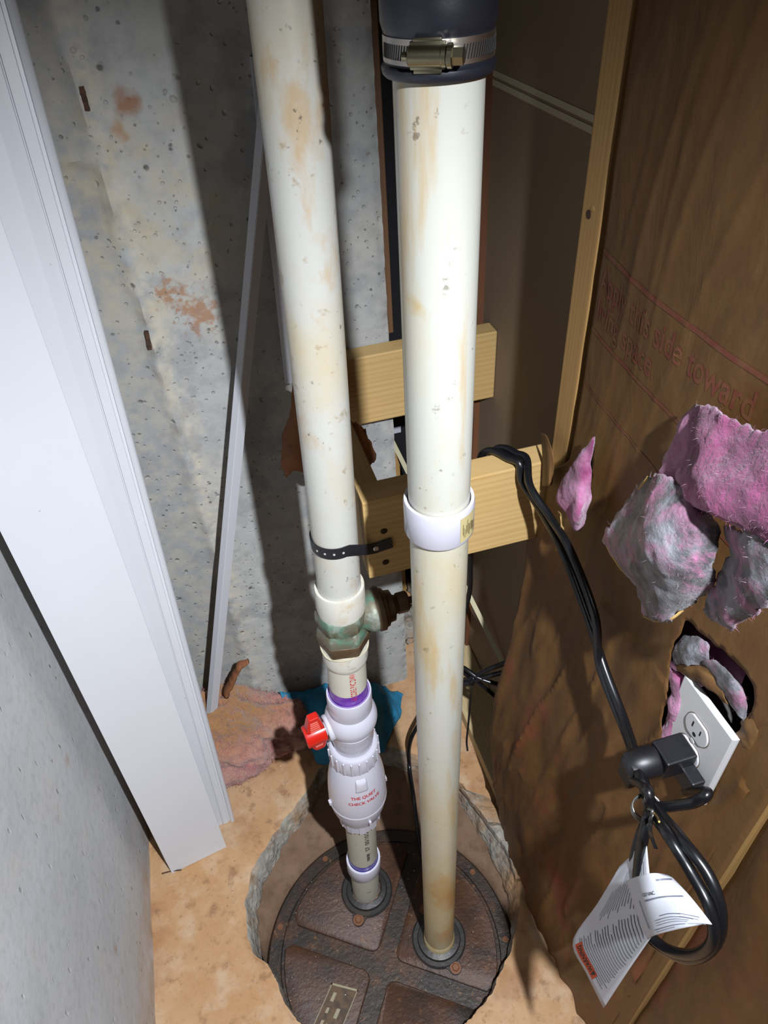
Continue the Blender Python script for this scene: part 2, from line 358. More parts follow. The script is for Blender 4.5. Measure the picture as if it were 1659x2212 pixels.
kraft_flap = M('plain_kraft_paper', srgb(122, 86, 44), .62, layers=[dict(s=20, lo=.4, hi=.7, c=srgb(118, 84, 46), f=.7)], bump=[dict(s=40, f=.3, h=.003)])
pink_m = M('pink_fibreglass', srgb(168, 66, 122), .95, layers=[dict(s=16, lo=.44, hi=.64, c=srgb(216, 150, 188), f=.85), dict(s=26, st=(1, .6, 1), lo=.46, hi=.60, c=srgb(118, 36, 84), f=.85, off=3)], bump=[dict(s=60, d=9, f=.8, h=.01)], sheen=.4)
pinkgrey_m = M('tar_backed_fibre', srgb(70, 68, 70), .45, layers=[dict(s=34, lo=.40, hi=.60, c=srgb(158, 158, 166), f=.8), dict(s=42, st=(1, .6, 1), lo=.44, hi=.56, c=srgb(196, 108, 154), f=.85, off=4, m=dict(s=16, lo=.44, hi=.58)), dict(s=46, lo=.52, hi=.62, c=srgb(44, 42, 44), f=.8, off=2)], bump=[dict(s=70, d=9, f=.8, h=.008)], sheen=.3)
fib_p = M('pink_fibres', srgb(206, 130, 172), .9)
fib_w = M('pale_pink_fibres', srgb(216, 190, 204), .9)
fib_g = M('grey_fibres', srgb(150, 148, 152), .8)
fib_o = M('old_pink_fibres', srgb(196, 138, 128), .95)
oldpink_m = M('old_pink_wool', srgb(190, 128, 118), .98, layers=[dict(s=12, lo=.42, hi=.62, c=srgb(196, 152, 128), f=.8), dict(s=26, lo=.52, hi=.68, c=srgb(156, 84, 84), f=.7), dict(k='pos', ax='Z', lo=.12, hi=.19, c=srgb(166, 118, 64), f=.9), dict(s=50, lo=.6, hi=.7, c=srgb(120, 90, 76), f=.6)], bump=[dict(s=40, d=9, f=1, h=.012)], sheen=.3)
blue_m = M('teal_cloth', srgb(28, 130, 168), .8, layers=[dict(s=20, lo=.4, hi=.65, c=srgb(18, 96, 130), f=.7)], bump=[dict(s=50, f=.4, h=.004)])
vinyl_m = M('white_vinyl', srgb(226, 227, 230), .34, layers=[dict(k='vor', s=26, lo=.035, hi=.02, c=srgb(110, 106, 100), f=.7, m=dict(s=8, lo=.5, hi=.55)), dict(s=3, lo=.4, hi=.7, c=srgb(218, 218, 220), f=.6)])
vinyl_s = M('white_vinyl_strip', srgb(218, 218, 222), .4)
paper_m = M('white_tag_paper', srgb(226, 228, 236), .5)
ink_m = M('grey_print', srgb(120, 122, 136), .6)
ink_d = M('black_print', srgb(30, 30, 34), .6)
orange_m = M('orange_print', srgb(224, 78, 30), .5)
white_plate = M('white_wallplate', srgb(228, 226, 226), .28)
stain_m = M('brown_smear', srgb(160, 116, 70), .6)
box_m = M('grey_box_metal', srgb(120, 118, 114), .5, .6)
twist_m = M('silver_wire', srgb(170, 168, 164), .3, .9)
barcode_m = M('yellowed_sticker', srgb(206, 190, 136), .6)
stick_m = M('pale_stick', srgb(206, 196, 158), .7)
rust_m = M('rusted_tie', srgb(84, 52, 30), .8, layers=[dict(s=120, lo=.45, hi=.6, c=srgb(48, 32, 22), f=.8)])
brownpaper_m = M('brown_torn_paper', srgb(150, 92, 52), .85, layers=[dict(s=14, lo=.4, hi=.65, c=srgb(112, 66, 38), f=.7), dict(s=60, lo=.6, hi=.72, c=srgb(60, 36, 22), f=.6)], bump=[dict(s=60, f=.5, h=.003)])
speck_m = M('pale_grit', srgb(210, 200, 186), .6)

# ------------------------------------------------------------------ room shell
XL, XR, XD, YB, ZL = -.40, .385, .474, 1.09, -.07
LC = np.array([.064, .504]); LR = .257                     # pit cover centre, radius
hole_px = [(650, 2212), (600, 2130), (575, 2080), (548, 2060), (535, 2000), (530, 1950), (545, 1890), (575, 1830), (620, 1760), (665, 1700), (693, 1660)]
hole = [P(x, y, 2, 0)[:2] for x, y in hole_px]+[np.array(q) for q in ((.075, .935), (.16, .93), (.25, .87), (.325, .772), (.345, .690), (.360, .604), (.362, .533), (.339, .484), (.300, .433), (.258, .386), (.205, .350), (.150, .318), (.08, .27), (.0, .25), (-.08, .30))]
_ang = np.array([math.atan2(p[1]-LC[1], p[0]-LC[0]) for p in hole]); _rad = np.array([np.linalg.norm(p-LC) for p in hole])
_o = np.argsort(_ang); _ang = _ang[_o]; _rad = _rad[_o]
_ang = np.r_[_ang-2*math.pi, _ang, _ang+2*math.pi]; _rad = np.r_[_rad, _rad, _rad]
NT = 360
TH = np.linspace(-math.pi, math.pi, NT, endpoint=False)
RO = np.interp(TH, _ang, _rad)
RO = np.array([r+.010*nz((math.cos(t), math.sin(t), 0), 3.3, 2.)+.005*nz((math.cos(t), math.sin(t), 0), 11., 5.)+.002*nz((math.cos(t), math.sin(t), 0), 34., 7.) for r, t in zip(RO, TH)])
def ringmesh(rings):
    v = [p for r in rings for p in r]; f = []
    for k in range(len(rings)-1):
        for i in range(NT):
            j = (i+1) % NT; f.append((k*NT+i, (k+1)*NT+i, (k+1)*NT+j, k*NT+j))
    return v, f
FX0, FX1, FY0, FY1 = XL-.004, XD+.02, -.75, 1.45
def reach(t):                                  # distance from the pit centre to the edge of the slab
    c_, s_ = math.cos(t), math.sin(t); k = 9.
    if abs(c_) > 1e-9: k = min(k, ((FX1 if c_ > 0 else FX0)-LC[0])/c_)
    if abs(s_) > 1e-9: k = min(k, ((FY1 if s_ > 0 else FY0)-LC[1])/s_)
    return k
rings = []
for q in (0, .012, .03, .06, .12, .22, .4, .65, 1.0):
    ring = []
    for t, r in zip(TH, RO):
        rm = max(reach(t), r+.02); rr = r+(rm-r)*q; x, y = LC[0]+rr*math.cos(t), LC[1]+rr*math.sin(t); d = rr-r
        z = .0 if d > .1 else .0025*fbm((x, y, 0), 30, 1., 3)*(1 if d < .07 else .3)
        if d < .005: z -= .003
        ring.append((x, y, z))
    rings.append(ring)
floor = struct(mk('floor', *ringmesh(rings), floor_m, smooth='all'), 'tan stained concrete slab broken open around the pit')
def ring(dr, z, amp, seed, rmin=0):
    out = []
    for t, r in zip(TH, RO):
        fac = min(1, max(0, (r-LR)/.045)); rr = max(r+dr*(.25+.75*fac), rmin); p = (LC[0]+rr*math.cos(t), LC[1]+rr*math.sin(t), z)
        rr += amp*(.3+.7*fac)*(1.3*nz(p, 9, 2.)+.5*nz(p, 31, seed)+.3*nz(p, 75, seed)); out.append((LC[0]+rr*math.cos(t), LC[1]+rr*math.sin(t), z+amp*.5*nz(p, 40, seed)))
    return out
edge = mk('broken_slab_edge', *ringmesh([[(x, y, z) for x, y, z in rings[0]], ring(-.003, -.005, .003, 3), ring(-.007, -.012, .007, 4), ring(-.013, -.024, .010, 5), ring(-.018, -.036, .010, 5.5), ring(-.022, -.050, .008, 6)][::-1]), broken_m, floor, smooth='all')
soilr = []
for k, (q, z) in enumerate(((0, -.048), (.3, -.058), (.65, -.066), (1, -.074), (1.05, -.12))):
    rg = []
    for t, r in zip(TH, RO):
        a = max(r-.014, LR+.002); b = LR+.004
        rr = a+(b-a)*q; p = (LC[0]+rr*math.cos(t), LC[1]+rr*math.sin(t), z)
        rg.append((p[0], p[1], z+.004*fbm(p, 22, 8., 4)*(1-q)))
    soilr.append(rg)
mk('pit_wall', *ringmesh(soilr[::-1]), soil_m, floor, smooth='all')
# bottom of the pit under the cover
mk('pit_bottom', [(LC[0]+.3*math.cos(t), LC[1]+.3*math.sin(t), -.121) for t in TH[::6]], [tuple(range(NT//6))], soil_m, floor)

def rough_wall(name, mat, org, eu, ev, nrm, du, dv, nu, nv, amp=.002, seed=0., ridge=None, thick=.1):
    org, eu, ev, nrm = map(lambda a: np.array(a, float), (org, eu, ev, nrm)); v = []; f = []
    for i in range(nu+1):
        for j in range(nv+1):
            p = org+eu*du*i/nu+ev*dv*j/nv
            h = amp*fbm(p, 9, seed, 4)
            if ridge is not None: h += ridge(p)
            v.append(p+nrm*h)
    for i in range(nu):
        for j in range(nv):
            a = i*(nv+1)+j; f.append((a, a+nv+1, a+nv+2, a+1))
    k = len(v)
    bl = [org-nrm*thick, org+eu*du-nrm*thick, org+eu*du+ev*dv-nrm*thick, org+ev*dv-nrm*thick]
    v += bl
    c = [0, nu*(nv+1), nu*(nv+1)+nv, nv]
    f.append((k, k+3, k+2, k+1))
    for idx, (a, b) in enumerate(((0, 1), (1, 2), (2, 3), (3, 0))):
        if a == 0: e = [i*(nv+1) for i in range(nu+1)]
        elif a == 1: e = [nu*(nv+1)+j for j in range(nv+1)]
        elif a == 2: e = [i*(nv+1)+nv for i in range(nu, -1, -1)]
        else: e = [j for j in range(nv, -1, -1)]
        f.append(tuple(e[::-1])+(k+a, k+b))
    return recalc(mk(name, v, f, mat, smooth=True))
XE = .288
def seam(p):                                    # rough casting seam running up the back wall, and a lift line
    d = abs(p[0]+.10+.006*nz((0, 0, p[2]), 7, 3.)); h = (.006*max(0, 1-d/.014)*(.8+1.1*nz(p, 42, 1.)))*(.5+1.1*abs(nz(p, 11, 5.)))
    d2 = abs(p[2]-1.345-.01*nz((p[0], 0, 0), 14, 3.)); 
    if p[0] < -.085: h += .006*max(0, 1-d2/.01)*(.6+nz(p, 60, 2.))
    if p[0] < -.1: h -= .004*min(1, d/.02)
    e = max(0, 1-(XE-p[0])/.012); h -= e*.004*(1+nz(p, 60, 8.))
    return h
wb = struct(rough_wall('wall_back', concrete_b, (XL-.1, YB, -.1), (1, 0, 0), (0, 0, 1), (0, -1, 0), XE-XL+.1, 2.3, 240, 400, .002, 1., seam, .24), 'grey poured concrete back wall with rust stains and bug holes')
wl = struct(rough_wall('wall_left', concrete_l, (XL, -.75, -.1), (0, 1, 0), (0, 0, 1), (1, 0, 0), 1.84, 2.3, 70, 80, .002, 7., None, .12), 'pale grey smooth concrete wall beside the leaning white boards')
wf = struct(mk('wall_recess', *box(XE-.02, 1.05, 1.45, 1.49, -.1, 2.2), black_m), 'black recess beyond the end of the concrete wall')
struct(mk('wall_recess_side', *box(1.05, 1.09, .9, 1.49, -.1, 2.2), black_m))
struct(mk('floor_recess', *box(XD+.02, 1.05, 1.0, 1.45, -.05, -.001), floor_m))
dw = struct(mk('wall_right', *box(XD, XD+.0127, -.75, 1.125, .012, 2.2), drywall_m), 'brown back of a drywall sheet between the studs')
seam_a, seam_b = P(1065, 160, 0, XD), P(1265, 280, 0, XD)
for k, dz in enumerate((0, -.012)):
    mk('seam_tape', *box(XD-.0008, XD+.001, .60, 1.12, 1.380+dz-.004, 1.380+dz+.004), seam_m, dw)
mk('sheet_edge', *box(XD-.012, XD+.014, 1.118, 1.130, .038, 2.2), wood('edge_wood', srgb(120, 74, 46), srgb(90, 54, 34), (3, 3, .2), 'Y'), dw)

# ------------------------------------------------------------------ framing lumber
def lumber(name, b, mat, label, bv=.0025, cat='lumber'):
    t = thing(name, label, cat, ((b[0]+b[1])/2, (b[2]+b[3])/2, b[4])); mk('board', *box(*b, bv), mat, t); return t
def nailhead(p, nrm, r, t, mat=nail_m, name='nail'):
    return mk(name, *lathe_ax([(r, -.002), (r, .0008), (r*.8, .0012)], p, nrm, 14), mat, t)
stud1 = lumber('wall_stud', (XR, XD-.001, .627, .666, .038, 2.1), wood_z, 'upright pine wall stud at the edge of the bare drywall bay', cat='stud')
mk('knot', *lathe_ax([(.0045, 0), (.0045, .0006)], P(1272, 463, 0, XR), (-1, 0, 0), 16), knot_m, stud1)
mk('knot', *lathe_ax([(.003, 0), (.003, .0006)], P(1280, 460, 0, XR)+np.array([0, .001, .004]), (-1, 0, 0), 16), wood_z, stud1)
stud2 = lumber('wall_stud', (XR, XD-.001, .206, .246, .038, 2.1), wood_z, 'upright pine wall stud beside the outlet, under a paper flange', cat='stud')
plate = lumber('bottom_plate', (XR-.003, XD-.001, .690, 1.125, .001, .038), plate_m, 'pale pine bottom plate lying on the slab below the bare drywall')
plate2 = lumber('bottom_plate', (XR+.006, XD-.001, -.7, .688, .001, .038), wood_y, 'brown bottom plate under the paper faced insulation')
BX0, BX1, BY0, BY1, BZ0, BZ1 = .127, XR, .655, .693, .890, 1.026
blk = lumber('support_block', (BX0, BX1, BY0, BY1, BZ0, BZ1), wood_x, 'pine block between stud and stained riser, holding the black strap', .002)
for px, py in ((829, 1147), (833, 1214)):
    p = P(px, py, 1, BY0); mk('nail', *lathe_ax([(.0046, -.001), (.0046, .0008), (.003, .001)], p, (0, -1, 0), 14), nail_m, blk)
for px, py in ((810, 1090), (850, 1083), (852, 1075)):
    pass
sideb = lumber('side_board', (.127, .158, BY1, 1.050, .895, 1.024), wood_y, 'pine board running back from the strap block to the concrete wall')
upb = lumber('cross_block', (.150, XD-.001, 1.050, 1.087, .865, 1.000), wood_x, 'pine block fixed across the concrete wall, behind both pipes')
cleat = lumber('wood_strip', (XE+.006, XE+.022, 1.14, 1.16, .985, 2.1), wood('brown_strip', srgb(126, 88, 56), srgb(96, 64, 40), (4, 4, .2), 'X'), 'thin brown wooden strip in the recess beside the concrete edge')
postb = lumber('recess_post', (.335, .372, 1.37, 1.41, .0, .54), wood_z, 'short wooden post standing in the dark recess')

# ------------------------------------------------------------------ pit cover
lid = thing('pit_cover', 'round rusty cast iron sump pit cover with raised panels', 'pit cover', (LC[0], LC[1], ZL-.02))
cl = lambda z: tuple(LC)
v, f = lathe([(.01, ZL-.02), (LR, ZL-.02), (LR, ZL-.004), (LR-.004, ZL), (LR-.028, ZL), (LR-.030, ZL-.003), (.01, ZL-.003)], cl, 96, True, True)
mk('plate', v, f, iron_d, lid, smooth=True)
CA = math.atan2(.485-.602, .043+.13)                         # direction of one band of the cross
cu = np.array([math.cos(CA), math.sin(CA)]); cv = np.array([-cu[1], cu[0]]); CC = np.array([.043, .483])
def panel(su, sv, g=.018, rim=.036):
    pts = []
    R = LR-rim
    # corner by the cross, rounded
    def inside(a, b):
        q = CC+cu*a*su+cv*b*sv; return np.linalg.norm(q-LC) < R
    amax = max(a for a in np.linspace(g, .5, 400) if inside(a, g)) ; bmax = max(b for b in np.linspace(g, .5, 400) if inside(g, b))
    rc = .018
    for t in np.linspace(math.pi*1.5, math.pi, 6): pts.append((g+rc+rc*math.cos(t), g+rc+rc*math.sin(t)))
    pts.append((g, bmax-rc*.8))
    pa = CC+cu*g*su+cv*bmax*sv-LC; pb = CC+cu*amax*su+cv*g*sv-LC
    t0, t1 = math.atan2(pa[1], pa[0]), math.atan2(pb[1], pb[0])
    d = (t1-t0+math.pi) % (2*math.pi)-math.pi
    for t in np.linspace(.05, .95, 18):
        q = LC+R*np.array([math.cos(t0+d*t), math.sin(t0+d*t)])-CC; pts.append((q@cu*su, q@cv*sv))
    pts.append((amax-rc*.8, g))
    return [CC+cu*a*su+cv*b*sv for a, b in pts]
for su in (-1, 1):
    for sv in (-1, 1):
        q = panel(su, sv); n = len(q); c = sum(q)/n
        lv = [(1., ZL-.004), (.995, ZL+.0022), (.975, ZL+.004)]
        v = [tuple(c+(p-c)*s)+(z,) for s, z in lv for p in q]; f = [tuple((len(lv)-1)*n+i for i in range(n))]
        for k in range(len(lv)-1):
            for i in range(n): j = (i+1) % n; f.append((k*n+i, k*n+j, (k+1)*n+j, (k+1)*n+i))
        recalc(mk('raised_panel', v, f, iron_m, lid, smooth=True))
def hexbolt(p, parent, r=.0075, h=.006, z=None):
    v, f = lathe_ax([(r*1.5, 0), (r*1.5, .0015)], (p[0], p[1], z), (0, 0, 1), 20); w = MB().add(v, f)
    w.add(*lathe_ax([(r, .001), (r, h), (r*.8, h+.001)], (p[0], p[1], z), (0, 0, 1), 6)); return w.mk('bolt', bolt_m, parent)
LB = np.array([.048, .633]); RB = np.array([.168, .496])
def flange(c, lugs):
    cf = lambda z: tuple(c); z0 = ZL+.002
    v, f = lathe([(.034, z0), (.056, z0), (.056, z0+.006), (.053, z0+.009), (.045, z0+.009), (.043, z0+.015), (.033, z0+.017), (.032, z0)], cf, 56)
    fo = mk('pipe_flange', v, f, iron_k, lid, smooth=True, label='blackened ring where a pipe passes the cover')
    for d in lugs:
        q = np.array(d)-c; q = q/np.linalg.norm(q); e = np.array([-q[1], q[0]])
        pts = [c+q*.05+e*.018, c+q*.058+e*.014]+[c+q*.062+.013*(q*math.cos(t)+e*math.sin(t)) for t in np.linspace(1.3, -1.3, 9)]+[c+q*.058-e*.014, c+q*.05-e*.018]
        n = len(pts); v = [tuple(p)+(z,) for z in (z0, z0+.007) for p in pts]; f = [tuple(range(n, 2*n)), tuple(range(n-1, -1, -1))]+[(i, (i+1) % n, n+(i+1) % n, n+i) for i in range(n)]
        recalc(mk('lug', v, f, iron_k, fo)); hexbolt(c+q*.063, fo, z=z0+.007)
flange(LB, [(.016, .580), (.10, .72)]); flange(RB, [(.186, .42), (.15, .6)])
for a in (2.65, 1.95, .42, -.2, 3.6): hexbolt(LC+(LR-.015)*np.array([math.cos(a), math.sin(a)]), lid, .004, .002, ZL)
npl = [np.array(q) for q in ((-.065, .483), (-.017, .456), (-.10, .36), (-.148, .387))]
c4 = [(npl[0]+(npl[1]-npl[0])*.0)]
zt = ZL+.0045
e1 = npl[1]-npl[0]; e2 = npl[3]-npl[0]
plv = [npl[0], npl[1], npl[2], npl[3]]
v = [tuple(p)+(z,) for z in (ZL, zt+.001) for p in plv]; f = [(4, 5, 6, 7), (0, 1, 5, 4), (1, 2, 6, 5), (2, 3, 7, 6), (3, 0, 4, 7)]
nameplate = recalc(mk('nameplate', v, f, name_m, lid))
w = MB(); g = np.random.default_rng(3)
for a0, a1, b0, b1 in [(0, 1, 0, .03), (0, .03, 0, 1), (.97, 1, 0, 1), (.2, .32, .12, .25), (.2, .3, .34, .42), (.55, .68, .32, .46), (.2, .3, .52, .66), (.62, .68, .56, .9), (.74, .79, .55, .85), (.4, .44, .55, .8)]:
    q = [npl[0]+e1*a+e2*b for a, b in ((a0, b0), (a1, b0), (a1, b1), (a0, b1))]
    w.add([tuple(p)+(z,) for z in (zt, zt+.0022) for p in q], [(4, 5, 6, 7), (0, 1, 5, 4), (1, 2, 6, 5), (2, 3, 7, 6), (3, 0, 4, 7)])
recalc(w.mk('raised_lettering', name_l, nameplate))

# ------------------------------------------------------------------ left discharge riser
def RZ(z): return (1.6-1.011*(1.6-z))/(1+(1.6-z)*.0395)      # heights along the riser, which leans back a little
_zz = np.array([-.09, .15, .27, .5, .66, .8, .97, 1.2, 1.35, 1.47, 1.9]); _xx = np.array([.048, .053, .057, .066, .072, .078, .085, .0925, .097, .1, .112])
_yy = .640+.025*RZ(_zz)
_pf = np.polyfit(RZ(_zz), _xx*_yy/.633, 2)
cL = lambda z: (float(np.polyval(_pf, z)), .640+.025*z)
RL = .0298
def RLATHE(prof, cen, n=48): return lathe([(r, RZ(z)) for r, z in prof], cen, n)
riser = thing('discharge_riser', 'stained white PVC discharge pipe with red-handled ball valve and bulbous check valve', 'pipe', (*cL(-.05), ZL))
mk('upper_pipe', *RLATHE([(RL, z) for z in np.linspace(.90, 1.9, 20)], cL, 56), pvc_old, riser, smooth=True)
ad = MB(); ad.add(*RLATHE([(RL-.001, .895), (RL+.0003, .917), (RL+.0042, .9175), (RL+.0048, .915), (RL+.0048, .878), (RL+.003, .868), (RL-.002, .866)], cL, 56))
mk('upper_adapter', ad.v, ad.f, pvc_mid, riser, smooth=True)
def hexlathe(prof, cen, n=6, ph=.2): 
    v = []; f = []
    m = 48
    for r, z, hx in prof:
        z = RZ(z); r *= 1.05
        cx, cy = cen(z)
        for i in range(m):
            t = 2*math.pi*i/m; a = ((t-ph+math.pi/n) % (2*math.pi/n))-math.pi/n
            rr = r*((1-hx)+hx*math.cos(math.pi/n)/math.cos(a)*1.06); v.append((cx+rr*math.cos(t), cy+rr*math.sin(t), z))
    for k in range(len(prof)-1):
        for i in range(m): j = (i+1) % m; f.append((k*m+i, k*m+j, (k+1)*m+j, (k+1)*m+i))
    return v, f
bv = thing  # keep name free
bronze = mk('gate_valve', *hexlathe([(.026, .872, 0), (.034, .872, 1), (.0355, .868, 1), (.0355, .852, 1), (.031, .846, .3), (.030, .842, 0), (.033, .838, .5), (.0355, .832, 1), (.0355, .812, 1), (.033, .802, 1), (.026, .800, 0)], cL, 6, .35), bronze_m, riser, smooth=True, label='corroded green bronze valve body')
vo = np.array([*cL(RZ(.85)), RZ(.850)]); vd = np.array([1., .02, .0])
mk('valve_neck', *lathe_ax([(.020, .012), (.023, .026), (.030, .038), (.0315, .046), (.030, .049)], vo, vd, 40), bronze_m, bronze, smooth=True)
mk('bonnet', *lathe_ax([(.031, .048), (.0325, .050), (.0325, .058), (.029, .060), (.028, .064), (.024, .066), (.023, .074), (.015, .077), (.013, .081)], vo, vd, 36), bronze_d, bronze, smooth=True)
mk('packing_nut', *lathe_ax([(.0145, .080), (.0165, .082), (.0165, .096), (.013, .099), (.006, .0995), (.0055, .112)], vo, vd, 6), bronze_d, bronze)
mk('valve_seat_ring', *hexlathe([(.030, .826, 0), (.0362, .824, 1), (.0362, .815, 1), (.034, .803, 1), (.028, .802, 0)], cL, 6, .35), bronze_d, bronze, smooth=True)
mk('lower_adapter', *RLATHE([(RL-.002, .803), (RL+.0035, .802), (RL+.0042, .796), (RL+.0042, .774), (RL+.0030, .767), (RL+.0004, .762)], cL, 56), pvc_mid, riser, smooth=True)
tp = [(RL+.0045+.0012*nz((i*1.3, 0, 0), 1.9), .800+.0015*math.sin(i*2.1)) for i in range(3)]
tv = []
for i in range(60):
    t = 2*math.pi*i/60; z = RZ(.799)+.0025*math.sin(3*t)+.002*nz((math.cos(t)*5, math.sin(t)*5, 0), 2.); x, y = cL(z); tv.append((x+(RL+.005)*math.cos(t), y+(RL+.005)*math.sin(t), z))
mk('thread_tape', *tube(tv+[tv[0]], .0015, 6), M('frayed_tape', srgb(206, 196, 168), .8), riser, smooth=True)
mid = mk('middle_pipe', *RLATHE([(RL, z) for z in np.linspace(.67, .78, 8)], cL, 56), M('cream_pvc', srgb(220, 214, 196), .35, layers=[dict(s=20, st=(1, 1, .4), lo=.56, hi=.7, c=srgb(204, 164, 100), f=.7)]), riser, smooth=True)
mk('primer_ring', *RLATHE([(RL+.0003, .668), (RL+.0003, .706)], cL, 56), primer_m, mid, smooth=True, label='purple primer on the joint')
# ball valve
bvp = []
bvp += [(RL+.0006, .660), (RL+.0006, .682), (RL+.0015, .6845), (RL+.0055, .6845), (RL+.0062, .682), (RL+.0062, .645)]
zc, rb = .618, .0432
for t in np.linspace(.62, -.62, 16): bvp.append((rb*math.cos(t), zc+rb*math.sin(t)))
bvp += [(RL+.0062, .592), (RL+.0058, .590), (RL+.0058, .562), (RL+.0042, .559), (RL+.0042, .545), (RL-.002, .545)]
ball = mk('ball_valve', *RLATHE(bvp, cL, 64), pvc_white, riser, smooth=True, label='clean white ball valve body')
mk('socket_primer', *RLATHE([(RL+.0009, .676), (RL+.0009, .6840), (RL+.0030, .6850), (RL+.0032, .6846)], cL, 64), primer_m, ball, smooth=True)
bo = np.array([*cL(RZ(.612)), RZ(.612)]); bd = np.array([-1, -.16, -.02])
mk('stem_collar', *lathe_ax([(.022, .026), (.0222, .043), (.0205, .045), (.012, .0455), (.012, .05)], bo, bd, 36), pvc_white, ball, smooth=True)
e1, e2, bd_ = basis(bd)
upv = np.array([0, 0, 1.])-bd_*bd_[2]; upv /= np.linalg.norm(upv); sid = np.cross(upv, bd_)
hv = MB(); hv.add(*lathe_ax([(.0160, .047), (.0186, .048), (.0190, .078), (.0180, .081), (.0115, .0815), (.0115, .072)], bo, bd, 40))
hnd = hv.mk('handle', red_m, ball, smooth=True, label='red plastic tee handle')
for s in (1, -1):
    # tapering wing
    pr = [(.008, .047, .076), (.020, .048, .077), (.036, .050, .073), (.048, .053, .069)] if s == 1 else [(.008, .047, .076), (.020, .048, .077), (.034, .051, .072), (.040, .054, .068)]
    V = []; Fc = []
    for h, a, b in pr:
        wd = .0085 if h < .03 else .0070
        for sx, q in ((-1, a), (1, a), (1, b), (-1, b)): V.append(bo+upv*h*s+sid*sx*wd+bd_*q)
    for k in range(3):
        for i in range(4): j = (i+1) % 4; Fc.append((k*4+i, k*4+j, (k+1)*4+j, (k+1)*4+i))
    Fc += [(0, 1, 2, 3), (12, 13, 14, 15)]
    o = recalc(mk('handle_wing', V, Fc, red_m, hnd)); bm_ = o.modifiers.new('round', 'BEVEL'); bm_.width = .0018; bm_.segments = 2
    for k in range(5):
        h = (.020 if s == 1 else .016)+(.0048 if s == 1 else .003)*k
        for fs in (1, -1):
            c = bo+upv*h*s+bd_*(.0625)+sid*fs*(.0087-(.0003*k))
            mk('grip_rib', *obox(c, bd_, upv, sid, .0085-.0006*k, .0006, .0007), M('red_rib', srgb(232, 120, 104), .4) if k == 0 and s == 1 and fs == 1 else bpy.data.materials['red_rib'], hnd)
# check valve with union nut
cvp = [(.030, .540), (.0375, .538), (.0375, .506), (.036, .503)]
nut = mk('union_nut', *RLATHE([(RL+.004, .5455), (.0380, .5465), (.0412, .544), (.0425, .540), (.0425, .508), (.0412, .502), (.0375, .500)], cL, 72), pvc_white, riser, smooth=True)
for i in range(20):
    t = 2*math.pi*i/20; x, y = cL(RZ(.523)); c = np.array([x+.0425*math.cos(t), y+.0425*math.sin(t), RZ(.523)])
    mk('grip_rib', *obox(c, (math.cos(t), math.sin(t), 0), (-math.sin(t), math.cos(t), 0), (0, 0, 1), .0022, .0014, .0165, .0006), pvc_white, nut)
prof_z = [.505, .495, .48, .46, .44, .42, .40, .385, .370, .355, .340, .328, .318, .316, .304, .288, .286]
prof_r = [1.04*r for r in (.0355, .0388, .0425, .0462, .0488, .0503, .0511, .0512, .0506, .0490, .0462, .0430, .0400, .0372, .0365, .0360, .0295)]
def cvr(z): return float(np.interp(z, [RZ(q_) for q_ in prof_z[::-1]], prof_r[::-1]))
chk = mk('check_valve', *RLATHE(list(zip(prof_r, prof_z)), cL, 72), pvc_white, riser, smooth=True, label='white bulbous check valve with red lettering')
mk('seam_ridge', *RLATHE([(.0528, .378), (.0537, .376), (.0537, .371), (.0524, .368)], cL, 72), pvc_white, chk, smooth=True)
camdir = lambda z: math.atan2(-cL(z)[1], -cL(z)[0])
for k, a in enumerate((-1.28, 1.75, 3.0)):
    x, y = cL(RZ(.385)); t = camdir(.42)+a; mk('lug', *obox((x+.054*math.cos(t), y+.054*math.sin(t), RZ(.385)), (math.cos(t), math.sin(t), 0), (-math.sin(t), math.cos(t), 0), (0, 0, 1), .003, .004, .005, .001), pvc_white, chk)
t0 = camdir(.47)+.10                                            # moulded bump above the lettering
V, Fc = [], []
for i in range(9):
    for j in range(9):
        a = -1+2*i/8; b = -1+2*j/8; z = RZ(.474)+.016*b; t = t0+(.0115*(1-.12*b))*a/cvr(z); x, y = cL(z)
        hgt = .0055*max(0., 1-max(abs(a), abs(b))**5)*(.75+.25*b); r = cvr(z)-.001+hgt+.001*(max(abs(a), abs(b)) < .99)
        V.append((x+r*math.cos(t), y+r*math.sin(t), z))
for i in range(8):
    for j in range(8): Fc.append((i*9+j, (i+1)*9+j, (i+1)*9+j+1, i*9+j+1))
mk('moulded_bump', V, Fc, pvc_white, chk, smooth=True)
x, y = cL(RZ(.352)); t = camdir(.37)+.28
mk('moulded_pin', *obox((x+.0510*math.cos(t), y+.0510*math.sin(t), RZ(.350)), (math.cos(t), math.sin(t), 0), (-math.sin(t), math.cos(t), 0), (0, 0, 1), .004, .0022, .006, .001), pvc_white, chk)
for i in range(10):
    t = camdir(.32)+2*math.pi*i/10; x, y = cL(RZ(.302)); mk('collar_rib', *obox((x+.0381*math.cos(t), y+.0381*math.sin(t), RZ(.302)), (math.cos(t), math.sin(t), 0), (-math.sin(t), math.cos(t), 0), (0, 0, 1), .0015, .006, .0135, .0008), pvc_white, chk)
def wraptext(s, size, zmid, tmid, rfun, mat, parent, cen, name='lettering', vert=False, bold=0., slope=0., width=None, off=.0004):
    v, f = text2d(s, size, bold); x0, x1 = v[:, 0].min(), v[:, 0].max(); y0, y1 = v[:, 1].min(), v[:, 1].max()
    sx = 1. if width is None else width/(x1-x0); V = []
    for a, b in v:
        a = (a-(x0+x1)/2)*sx; b = b-(y0+y1)/2
        if vert: a, b = -b, a                     # reads upward
        z = RZ(zmid)+b+slope*a; r = rfun(z)+off; t = tmid+a/r; cx, cy = cen(z); V.append((cx+r*math.cos(t), cy+r*math.sin(t), z))
    return mk(name, V, f, mat, parent)
redp = M('red_lettering', srgb(206, 30, 34), .4)
